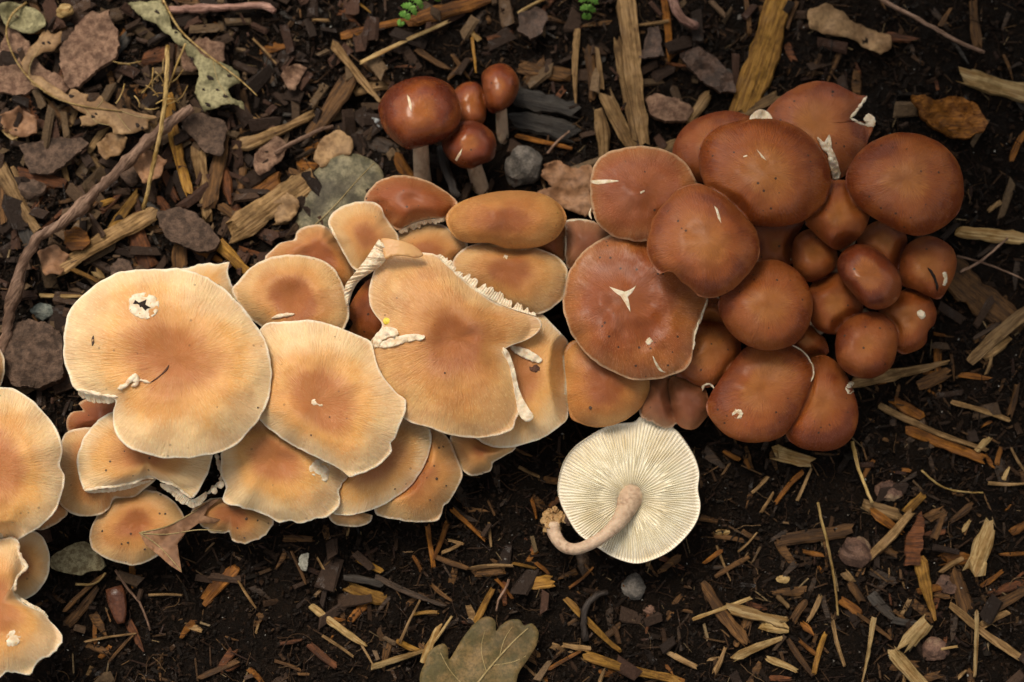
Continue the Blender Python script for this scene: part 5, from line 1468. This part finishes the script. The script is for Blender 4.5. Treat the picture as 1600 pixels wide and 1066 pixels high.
stick([(795, 905), (790, 920), (780, 935), (775, 955)], 2.0, TWIG, 'curved rootlet above the oak leaf', 'root', 'root', lift=0.003)
stick([(118, 913), (148, 912), (165, 895)], 2.0, STRAW, 'thin yellow straw under the cone scale', 'straw', 'straw', lift=0.003)
stick([(180, 890), (200, 920), (220, 945), (235, 985)], 2.2, TWIG, 'dark thin rootlet passing the shiny bud case', 'root', 'root', lift=0.004)
stick([(855, 240), (870, 222), (890, 205)], 2.0, TWIG, 'tiny twig above the grey stone', lift=0.004)
stick([(915, 1000), (912, 970), (918, 945), (932, 930), (948, 925)], 6, ROOT_DARK, 'dark hooked root beside the short yellow chip', 'root', 'root', lift=0.002)
for i in range(16):       # fine dry tangle under the lacy leaf
    cx, cy = random.uniform(190, 262), random.uniform(85, 185)
    a = random.uniform(0, 6.3); L = random.uniform(18, 48); bnd = random.uniform(-0.9, 0.9)
    stick([(cx, cy), (cx + L * 0.5 * math.cos(a), cy + L * 0.5 * math.sin(a)), (cx + L * 0.5 * math.cos(a) + L * 0.5 * math.cos(a + bnd), cy + L * 0.5 * math.sin(a) + L * 0.5 * math.sin(a + bnd))], 1.1, STRAW,
          'hair thin dry straw in the tangle beside the long vertical straw', 'straw', 'straw', lift=random.uniform(0.004, 0.010), nseg=5, group='dry straw tangle')

# ---- chips that stand out, one by one: x1 y1 x2 y2 width kind (label) (lift)
CH = [
 (85, 425, 243, 335, 27, 'tan', 'diagonal tan split chip crossing below the grey twig', .006), (-8, 255, 62, 368, 26, 'tan', 'weathered tan chip lying under the grey twig', .003),
 (262, 145, 296, 305, 20, 'yellow', 'tall yellow brown chip beside the long vertical straw', .005), (308, 232, 322, 340, 26, 'tan', 'upright tan chip above the flat grey bark flake', .003),
 (350, 212, 330, 322, 25, 'brown', 'upright brown chip beside the tan one above the bark flake', .004), (344, 384, 397, 433, 18, 'yellow', 'yellow chip poking out beside the torn tan cap tip', .006),
 (283, 380, 284, 424, 30, 'brown', None, .002), (176, 352, 213, 303, 21, 'yellow', None, .004), (372, 228, 490, 178, 26, 'tan', 'wedge shaped tan chip above the thick splintered chip', .005),
 (362, 362, 476, 282, 48, 'tan', 'thick splintered tan chip beside the grey oval leaf', .004), (522, 70, 594, 158, 20, 'tan', 'straight tan chip pointing at the largest small mushroom', .006),
 (564, 98, 702, 33, 10, 'pale', 'slim pale stick under the green fern tip', .007), (640, 34, 765, -5, 27, 'orange', 'orange brown plank behind the green fern tip', .004), (530, 56, 632, 32, 14, 'orange', None, .003),
 (548, 118, 488, 205, 27, 'brown', 'dark brown plank beside the white mould patch', .004), (650, 75, 698, 108, 15, 'brown', None, .003), (978, -10, 1006, 224, 36, 'tan', 'long split tan plank standing out behind the clump', .008),
 (963, 62, 990, 215, 16, 'tan', 'narrow tan split half attached along the long plank', .005), (902, 48, 899, 158, 13, 'tan', 'pointed tan splinter beside the long split plank', .005), (918, 74, 926, 152, 20, 'brown', None, .003),
 (932, 76, 940, 138, 9, 'tan', None, .005), (936, 178, 942, 258, 26, 'tan', None, .003), (948, 148, 990, 232, 24, 'tan', None, .004), (796, 150, 906, 172, 40, 'grey', 'dark grey wet board beside the small mushrooms', .002),
 (796, 188, 898, 212, 30, 'grey', 'second dark grey board above the grey stone', .001), (806, 212, 892, 232, 9, 'orange', None, .004), (1074, 192, 1106, 148, 18, 'tan', None, .004), (1222, -10, 1158, 172, 52, 'yellow', 'broad mossy yellow brown plank behind the clump', .003),
 (1036, -6, 1046, 92, 13, 'orange', None, .003), (995, 252, 1215, 150, 24, 'tan', 'long tan slat half hidden behind the brown caps', .003), (1505, 118, 1610, 148, 34, 'pale', 'rotten pale branch piece at the dark edge of the mulch', .004),
 (1580, 250, 1604, 205, 10, 'orange', None, .003), (1498, 362, 1605, 374, 20, 'pale', 'pale splintered slat beside the dark slab', .005), (1478, 415, 1592, 510, 56, 'brown', 'dark weathered slab beside the cap with a crescent cut', .001),
 (1518, 566, 1606, 488, 20, 'tan', 'tan slat crossing the end of the dark slab', .005), (1335, 597, 1478, 566, 24, 'tan', 'pale pointed slat sticking out under the dimpled cap', .005), (1374, 634, 1540, 702, 12, 'tan', 'long leaning tan stick on the dark soil', .006),
 (1418, 672, 1536, 718, 17, 'orange', 'orange brown strip lying along the long leaning stick', .003), (1528, 702, 1545, 684, 12, 'pale', None, .007), (1398, 626, 1438, 650, 20, 'orange', None, .002), (1488, 628, 1576, 656, 9, 'tan', 'thin tan stick above the end of the long leaning stick', .004),
 (1440, 600, 1482, 582, 22, 'brown', None, .002), (1212, 708, 1264, 722, 24, 'pale', 'pale broken chip under the purplish brown cap', .004), (1212, 785, 1254, 738, 9, 'orange', None, .003), (1246, 782, 1268, 732, 5, 'tan', None, .004),
 (1360, 870, 1424, 800, 14, 'tan', 'tan stick leaning over the round pink pebble', .006), (1362, 798, 1408, 832, 16, 'orange', None, .003), (1526, 886, 1548, 824, 36, 'pale', 'square pale chip with frayed ends standing on dark soil', .005),
 (1438, 878, 1458, 962, 22, 'yellow', 'tapered yellow chip pointing down beside the smooth pink pebble', .005), (1470, 894, 1504, 872, 9, 'tan', None, .004), (1488, 948, 1592, 1026, 15, 'tan', 'long tan stick below the square pale chip', .004),
 (1526, 955, 1523, 1056, 6, 'pale', 'upright thin pale splinter crossing the long tan stick', .008), (1534, 978, 1576, 956, 14, 'tan', None, .003), (1538, 955, 1606, 918, 20, 'brown', None, .003), (1412, 1012, 1448, 972, 26, 'pale', 'upper of the crossed pale chips', .005),
 (1390, 1012, 1445, 1075, 20, 'pale', 'lower of the crossed pale chips', .004), (1366, 966, 1346, 1072, 10, 'pale', 'upright pale pointed splinter beside the crossed chips', .005), (1282, 932, 1262, 972, 9, 'tan', None, .004), (1290, 990, 1272, 1052, 8, 'yellow', None, .004),
 (1196, 972, 1222, 976, 26, 'pale', None, .003), (1142, 952, 1226, 976, 26, 'pale', 'wide pale split chip below the upturned mushroom', .005), (1198, 1028, 1246, 1048, 10, 'pale', None, .004), (1248, 1000, 1278, 1026, 8, 'orange', None, .003),
 (1254, 976, 1268, 990, 14, 'orange', None, .003), (1312, 936, 1344, 958, 15, 'orange', None, .003), (1450, 1018, 1496, 1010, 5, 'pale', None, .004), (826, 914, 864, 908, 20, 'yellow', 'sawn orange block on the soil below the upturned mushroom', .003),
 (883, 936, 906, 960, 10, 'yellow', None, .004), (916, 966, 969, 1017, 11, 'yellow', 'straight yellow stick below the dark hooked root', .005), (914, 1024, 1062, 1062, 16, 'yellow', 'long split yellow slat along the bottom beside the oak leaf', .004),
 (890, 918, 926, 887, 6, 'orange', None, .003), (801, 880, 836, 888, 6, 'yellow', None, .003), (838, 880, 858, 898, 6, 'orange', None, .003), (1082, 968, 1174, 934, 7, 'pale', 'thin pale stick beside the wide pale split chip', .007),
 (1100, 916, 1166, 1006, 18, 'brown', 'fibrous brown bark strip crossing the thin pale stick', .005), (1146, 1030, 1220, 998, 15, 'pale', 'straight pale slat below the wide pale split chip', .005), (1116, 1050, 1133, 1012, 10, 'tan', None, .004), (1044, 1020, 1088, 1042, 8, 'tan', None, .003),
 (1120, 854, 1142, 908, 5, 'tan', None, .002), (1154, 862, 1183, 832, 4, 'tan', None, .003), (880, 1008, 920, 1014, 9, 'tan', None, .003), (858, 1046, 906, 1018, 6, 'orange', None, .003), (936, 1070, 944, 1046, 8, 'tan', None, .003),
 (488, 948, 570, 1008, 12, 'pale', 'pale torn splinter with a thick middle above the oak leaf', .004), (564, 1006, 586, 1044, 4, 'tan', None, .003), (582, 1042, 662, 1017, 10, 'pale', 'pale flat splinter touching the oak leaf tip', .005), (624, 1004, 656, 938, 5, 'tan', None, .006),
 (622, 1002, 653, 1016, 8, 'yellow', None, .003), (662, 1034, 686, 978, 13, 'pale', 'fibrous pale chip leaning on the oak leaf', .005), (678, 1004, 706, 963, 4, 'pale', None, .006), (444, 842, 490, 844, 11, 'brown', None, .002),
 (558, 874, 598, 893, 10, 'yellow', None, .004), (542, 916, 602, 938, 20, 'yellow', 'yellow brown chip tucked under the dark twisted root', .001), (668, 822, 677, 886, 8, 'orange', None, .004), (698, 818, 679, 872, 11, 'orange', None, .004),
 (700, 844, 724, 850, 5, 'tan', None, .003), (690, 864, 720, 850, 5, 'tan', None, .003), (680, 870, 732, 889, 9, 'brown', None, .002), (706, 796, 757, 844, 9, 'orange', 'orange stick angled under the dark crumbed orange cap', .004),
 (764, 818, 767, 854, 5, 'tan', None, .003), (646, 870, 658, 892, 6, 'orange', None, .003), (646, 960, 684, 957, 6, 'yellow', None, .003), (743, 970, 769, 922, 10, 'yellow', None, .003), (496, 872, 525, 922, 5, 'tan', None, .003),
 (674, 914, 707, 940, 8, 'brown', None, .002), (482, 1006, 526, 1042, 11, 'red', None, .002), (505, 994, 552, 1026, 5, 'tan', None, .003), (438, 1006, 472, 1000, 6, 'red', None, .002), (734, 888, 800, 884, 6, 'tan', None, .004),
 (775, 905, 800, 935, 6, 'orange', None, .002), (455, 862, 478, 912, 5, 'brown', None, .003), (100, 955, 165, 897, 8, 'brown', None, .003), (105, 975, 150, 920, 18, 'brown', None, .001), (148, 970, 148, 1005, 8, 'orange', None, .002),
 (132, 1003, 212, 990, 4, 'tan', None, .003), (170, 1035, 208, 992, 5, 'brown', None, .003), (312, 1060, 372, 1033, 10, 'brown', None, .002), (322, 938, 365, 890, 20, 'orange', None, .001), (372, 907, 400, 950, 4, 'tan', None, .003),
 (232, 930, 285, 930, 4, 'tan', None, .003), (64, 462, 142, 463, 7, 'pale', 'slim pale chip beside the green grey pebble', .004), (110, 420, 165, 447, 8, 'yellow', None, .006), (150, 425, 162, 435, 14, 'pale', None, .005), (160, 318, 178, 312, 12, 'yellow', None, .004),
 (160, 330, 190, 300, 10, 'red', None, .003), (20, 262, 38, 300, 9, 'tan', None, .003), (32, 270, 100, 288, 22, 'red', None, .002), (100, 262, 105, 282, 10, 'tan', None, .003), (138, 240, 172, 190, 12, 'tan', None, .004), (38, 150, 50, 208, 22, 'red', None, .001),
 (82, 170, 100, 196, 26, 'brown', None, .001), (0, 195, 26, 220, 14, 'pale', None, .004), (0, 275, 6, 350, 20, 'brown', None, .002), (205, 345, 235, 420, 34, 'red', 'wet reddish bark strip beside the flat grey bark flake', .001),
 (258, 270, 275, 310, 16, 'red', None, .002), (380, 255, 372, 310, 14, 'brown', None, .003), (340, 320, 372, 345, 16, 'brown', None, .003), (395, 60, 432, 100, 4, 'tan', None, .004), (400, 112, 412, 145, 3, 'tan', None, .003), (545, -5, 580, 20, 5, 'yellow', None, .004),
 (488, 32, 515, 32, 5, 'tan', None, .003), (620, 245, 640, 275, 20, 'orange', None, .003), (700, 122, 735, 92, 9, 'brown', None, .003), (738, 60, 744, 112, 7, 'yellow', None, .003), (735, 50, 748, 62, 10, 'pale', None, .003), (765, 60, 800, 50, 12, 'red', None, .002),
 (810, 20, 860, -6, 5, 'pale', None, .006), (818, 105, 890, 118, 26, 'brown', None, .001), (995, 40, 1045, 33, 5, 'tan', None, .005), (1042, 98, 1088, 104, 6, 'red', None, .003), (1165, 0, 1172, 55, 9, 'brown', None, .002), (1230, 45, 1245, 5, 8, 'brown', None, .003),
 (1470, 40, 1485, 15, 10, 'brown', None, .002), (1520, 0, 1528, 70, 18, 'brown', None, .001), (1265, 118, 1280, 88, 14, 'brown', None, .002), (1200, 60, 1202, 30, 8, 'dark', None, .002), (1445, 345, 1470, 330, 6, 'tan', None, .002), (1545, 330, 1562, 317, 8, 'tan', None, .004),
 (1540, 555, 1575, 530, 22, 'tan', None, .003), (1540, 585, 1550, 552, 6, 'tan', None, .004), (1500, 585, 1548, 592, 10, 'orange', None, .002), (1578, 650, 1590, 600, 14, 'brown', None, .002), (1545, 755, 1604, 756, 6, 'tan', None, .003), (1568, 750, 1576, 732, 9, 'pale', None, .003),
 (1558, 725, 1564, 700, 10, 'orange', None, .002), (1352, 790, 1405, 806, 22, 'tan', None, .002), (1416, 800, 1440, 775, 14, 'yellow', None, .003), (1450, 810, 1472, 800, 18, 'brown', None, .002), (1350, 745, 1365, 720, 8, 'orange', None, .001), (1420, 690, 1445, 668, 12, 'dark', None, .001),
 (1580, 700, 1604, 740, 4, 'tan', None, .003), (1220, 845, 1330, 828, 22, 'brown', None, .001), (1255, 862, 1285, 868, 8, 'orange', None, .002), (1320, 895, 1336, 910, 13, 'tan', None, .002), (1328, 912, 1345, 938, 15, 'brown', None, .003), (1362, 930, 1395, 965, 18, 'grey', None, .002),
 (1395, 968, 1438, 975, 14, 'grey', None, .003), (1436, 925, 1478, 918, 16, 'orange', None, .001), (1490, 890, 1510, 955, 26, 'brown', None, .001), (1535, 915, 1565, 892, 10, 'orange', None, .003), (1545, 930, 1600, 912, 12, 'red', None, .001), (1582, 830, 1604, 818, 12, 'orange', None, .002),
 (1505, 830, 1515, 815, 9, 'pale', None, .003), (1240, 968, 1258, 940, 14, 'brown', None, .002), (1232, 1000, 1270, 1055, 9, 'brown', None, .003), (1300, 965, 1320, 1040, 6, 'tan', None, .002), (1340, 960, 1392, 998, 6, 'brown', None, .004), (1460, 840, 1475, 800, 16, 'brown', None, .001),
 (1498, 1060, 1510, 1048, 6, 'tan', None, .003), (1216, 932, 1232, 948, 9, 'tan', None, .003), (1100, 880, 1128, 860, 7, 'orange', None, .003), (1120, 900, 1170, 870, 9, 'brown', None, .002), (1160, 830, 1185, 842, 8, 'brown', None, .001), (1190, 800, 1208, 770, 6, 'tan', None, .003),
 (1175, 770, 1200, 745, 6, 'tan', None, .002), (1130, 705, 1155, 718, 8, 'orange', None, .003), (1165, 720, 1172, 732, 9, 'orange', None, .002), (830, 780, 838, 810, 7, 'orange', None, .003), (860, 790, 878, 776, 8, 'orange', None, .002), (812, 730, 842, 745, 6, 'tan', None, .003),
]
for c in CH:
    x1, y1, x2, y2, w_, kd = c[:6]
    lb = c[6] if len(c) > 6 else None
    lf = c[7] if len(c) > 7 else 0.002
    tp = 0.55 if lb and ('point' in lb or 'taper' in lb or 'wedge' in lb) else random.choice((0, 0, 0.2, 0.4))
    chip(x1, y1, x2, y2, w_, kd, lb, lf * 0.6, tp)

# ---- more chips of the same mulch, scattered
zone_kinds = {
    'ul': (['brown', 'brown', 'red', 'tan', 'dark', 'grey', 'orange'], 130, 42, (0, 0, 600, 430)),
    'ur': (['dark', 'dark', 'brown', 'grey', 'brown', 'red'], 60, 12, (600, 0, 1600, 170)),
    'lo': (['dark', 'brown', 'dark', 'orange', 'brown', 'red', 'brown', 'tan'], 130, 20, (100, 820, 1600, 1066)),
    'rt': (['dark', 'brown', 'brown', 'dark', 'orange', 'dark'], 55, 8, (1350, 380, 1600, 830)),
    'md': (['dark', 'brown', 'dark', 'brown'], 30, 3, (720, 690, 1320, 900)),
}
LOOSE = {}
for zk, (kinds, cnt, single, (x0, y0, x1, y1)) in zone_kinds.items():
    todo = []
    while len(todo) < cnt:
        x, y = random.uniform(x0, x1), random.uniform(y0, y1)
        if covered(x, y) or math.hypot(x - 984, y - 770) < 115: continue
        L = random.uniform(14, 62) if zk == 'ul' else random.uniform(12, 46)
        todo.append((L, x, y, random.uniform(0, math.pi), max(4, L * random.uniform(0.14, 0.5)), random.choice(kinds)))
    todo.sort(reverse=True)                 # the largest stay single, the small ones are joined
    for i, (L, x, y, a, wd, kd) in enumerate(todo):
        o = chip(x - L / 2 * math.cos(a), y - L / 2 * math.sin(a), x + L / 2 * math.cos(a), y + L / 2 * math.sin(a), wd, kd, None, random.uniform(-0.0005, 0.001), random.choice((0, 0.3, 0.6)))
        if i >= single:
            LOOSE.setdefault(kd, []).append(o)
allo = [o for l in LOOSE.values() for o in l]
V, F, MI, nv = [], [], [], 0
kl = list(LOOSE)
for o in allo:
    me = o.data
    co = np.empty(len(me.vertices) * 3); me.vertices.foreach_get('co', co)
    mwx = np.array(o.matrix_basis)
    V.append(co.reshape(-1, 3) @ mwx[:3, :3].T + mwx[:3, 3])
    for p in me.polygons:
        F.append(tuple(v + nv for v in p.vertices)); MI.append(kl.index(next(k for k in kl if WOOD[k].name == me.materials[0].name)))
    nv += len(me.vertices)
    bpy.data.objects.remove(o)
o = mesh_obj('small_chips', np.concatenate(V), F, WOOD[kl[0]], None, False)
for k in kl[1:]: o.data.materials.append(WOOD[k])
o.data.polygons.foreach_set('material_index', MI)
tag(o, 'small loose wood chips strewn between the larger ones all over the mulch', 'wood chips', None, 'stuff')

# ---- fine debris, soil crumbs and rootlets nobody could count
def debris(name, label, N, lmin, lmax, asp, tones, shape, region=(-120, -90, 1720, 1160), seed=1, lift=0.0006, dens=None, cat='debris'):
    r = np.random.default_rng(seed)
    px = r.uniform(region[0], region[2], N); py = r.uniform(region[1], region[3], N)
    if dens is not None:
        keep = r.uniform(0, 1, N) < dens(px, py)
        px, py = px[keep], py[keep]
        N = len(px)
    g = G(px, py)
    L = lmin + (lmax - lmin) * r.uniform(0, 1, N) ** 2.2
    W = L * r.uniform(asp[0], asp[1], N)
    T = np.minimum(W * 0.6, 5)
    if shape == 'shard':
        base = np.array([(-.5, -.5, -.4), (-.5, .5, -.4), (.5, .5, -.4), (.5, -.5, -.4), (-.5, -.4, .4), (-.5, .4, .4), (.5, .35, .4), (.5, -.4, .4)])
        faces = np.array([(0, 1, 2, 3), (7, 6, 5, 4), (0, 4, 5, 1), (1, 5, 6, 2), (2, 6, 7, 3), (3, 7, 4, 0)])
        faces = faces[:, ::-1]
    else:
        base = np.array([(.5, 0, 0), (-.5, 0, 0), (0, .5, 0), (0, -.5, 0), (0, 0, .5), (0, 0, -.5)])
        faces = np.array([(0, 2, 4), (2, 1, 4), (1, 3, 4), (3, 0, 4), (2, 0, 5), (1, 2, 5), (3, 1, 5), (0, 3, 5)])
        T = W * r.uniform(0.6, 1.1, N)
    nb = len(base)
    b = base[None] + r.uniform(-0.16, 0.16, (N, nb, 3))
    v = b * np.stack([L, W, T], -1)[:, None, :] * S
    yaw, pit, rol = r.uniform(0, 2 * math.pi, N), r.normal(0, 0.22, N), r.normal(0, 0.35, N)
    def rot(v, i, j, a):
        c, s = np.cos(a)[:, None], np.sin(a)[:, None]
        o = v.copy()
        o[..., i] = v[..., i] * c - v[..., j] * s
        o[..., j] = v[..., i] * s + v[..., j] * c
        return o
    v = rot(rot(rot(v, 1, 2, rol), 0, 2, pit), 0, 1, yaw)
    v = v + g[:, None, :] + np.stack([np.zeros(N), np.zeros(N), T * S * 0.25 + lift * r.uniform(0, 1, N)], -1)[:, None, :]
    F = (np.arange(N)[:, None, None] * nb + faces[None]).reshape(-1, faces.shape[1])
    o = mesh_obj(name, v.reshape(-1, 3), F.tolist(), DEBRIS, None, False)
    tn = np.array(tones, float)[r.integers(0, len(tones), N)] * r.uniform(0.6, 1.35, (N, 1))
    col = np.concatenate([np.repeat(tn, nb, 0), np.ones((N * nb, 1))], 1)
    at = o.data.attributes.new('tone', 'FLOAT_COLOR', 'POINT')
    at.data.foreach_set('color', col.astype(np.float32).ravel())
    return tag(o, label, cat, None, 'stuff')

DK = [(0.020, 0.013, 0.009), (0.03, 0.019, 0.012), (0.045, 0.027, 0.016), (0.015, 0.011, 0.009), (0.065, 0.036, 0.02), (0.03, 0.026, 0.022)]
DK = [(0.52 * t[0], 0.46 * t[1], 0.38 * t[2]) for t in DK]
MD = [tuple(0.8 * x for x in t) for t in ((0.060, 0.031, 0.016), (0.045, 0.023, 0.012), (0.10, 0.050, 0.022), (0.03, 0.018, 0.011), (0.13, 0.07, 0.032), (0.055, 0.027, 0.018))]
LT = [tuple(0.8 * x for x in t) for t in ((0.30, 0.18, 0.085), (0.22, 0.12, 0.05), (0.38, 0.26, 0.13), (0.16, 0.085, 0.04), (0.26, 0.13, 0.05))]
UL = [tuple(0.85 * x for x in t) for t in ((0.10, 0.058, 0.036), (0.075, 0.045, 0.03), (0.16, 0.098, 0.056), (0.05, 0.03, 0.021), (0.10, 0.05, 0.032), (0.22, 0.14, 0.075), (0.04, 0.026, 0.019))]
debris('soil_crumbs', 'black crumbly soil grains all over the ground', 52000, 2, 11, (0.5, 1.0), DK, 'lump', seed=3, lift=0.0008, cat='soil')
debris('fine_debris', 'fine brown wood shreds strewn over the dark soil', 12000, 4, 26, (0.10, 0.40), DK + DK + MD, 'shard', seed=4, dens=lambda x, y: 0.35 + 0.65 * np.clip(0.5 + fbm(x / 150, y / 150, 41, 2), 0, 1))
debris('pale_shreds', 'scattered fine pale wood shreds on the dark soil', 1100, 4, 26, (0.08, 0.30), LT, 'shard', seed=5, lift=0.0015, dens=lambda x, y: np.where(y > 500, 0.75, 0.5))
debris('mulch_shreds', 'grey brown bark shreds packed between the chips behind the clump', 7000, 7, 58, (0.2, 0.6), UL, 'shard', seed=6, lift=0.004, dens=lambda x, y: np.where((x < 620) & (y < 640), 0.85, np.where((y < 300) & (x < 1150), 0.25, 0.05)))

debris('wood_fibres', 'matted thin brown wood fibres over the dark soil', 9000, 7, 34, (0.04, 0.11), MD + MD + DK + LT[1:4], 'shard', seed=14, lift=0.002, dens=lambda x, y: 0.25 + 0.75 * np.clip(0.5 + fbm(x / 120, y / 120, 31, 2), 0, 1))
debris('white_specks', 'tiny whitish grit specks sprinkled on the soil', 700, 1.5, 4.5, (0.6, 1.0), [(0.50, 0.47, 0.42), (0.36, 0.32, 0.27), (0.60, 0.57, 0.5)], 'lump', seed=12, lift=0.003, cat='grit')

def rootlets(N=1900):
    V, F, COL = [], [], []
    nv = 0
    for i in range(N):
        x, y = random.uniform(-60, 1660), random.uniform(-60, 1120)
        if covered(x, y): continue
        a = random.uniform(0, 6.3); L = random.uniform(12, 60); n = 7
        pts = []
        for q in range(n):
            pts.append((x, y)); a += random.uniform(-0.5, 0.5)
            x += L / n * math.cos(a); y += L / n * math.sin(a)
        pts = np.array(pts)
        p = G(pts[:, 0], pts[:, 1], random.uniform(0.0005, 0.0025))
        v, f = tube(p, random.uniform(0.35, 0.9) * S, 3, False)
        V.append(v); F += [tuple(k + nv for k in g) for g in f]; nv += len(v)
        t = random.choice(MD + MD + DK + LT[:2])
        COL.append(np.tile((*t, 1), (len(v), 1)))
    o = mesh_obj('rootlets', np.concatenate(V), F, DEBRIS, None, True)
    at = o.data.attributes.new('tone', 'FLOAT_COLOR', 'POINT')
    at.data.foreach_set('color', np.concatenate(COL).astype(np.float32).ravel())
    tag(o, 'hair fine rootlets threading through the soil', 'roots', None, 'stuff')
rootlets()
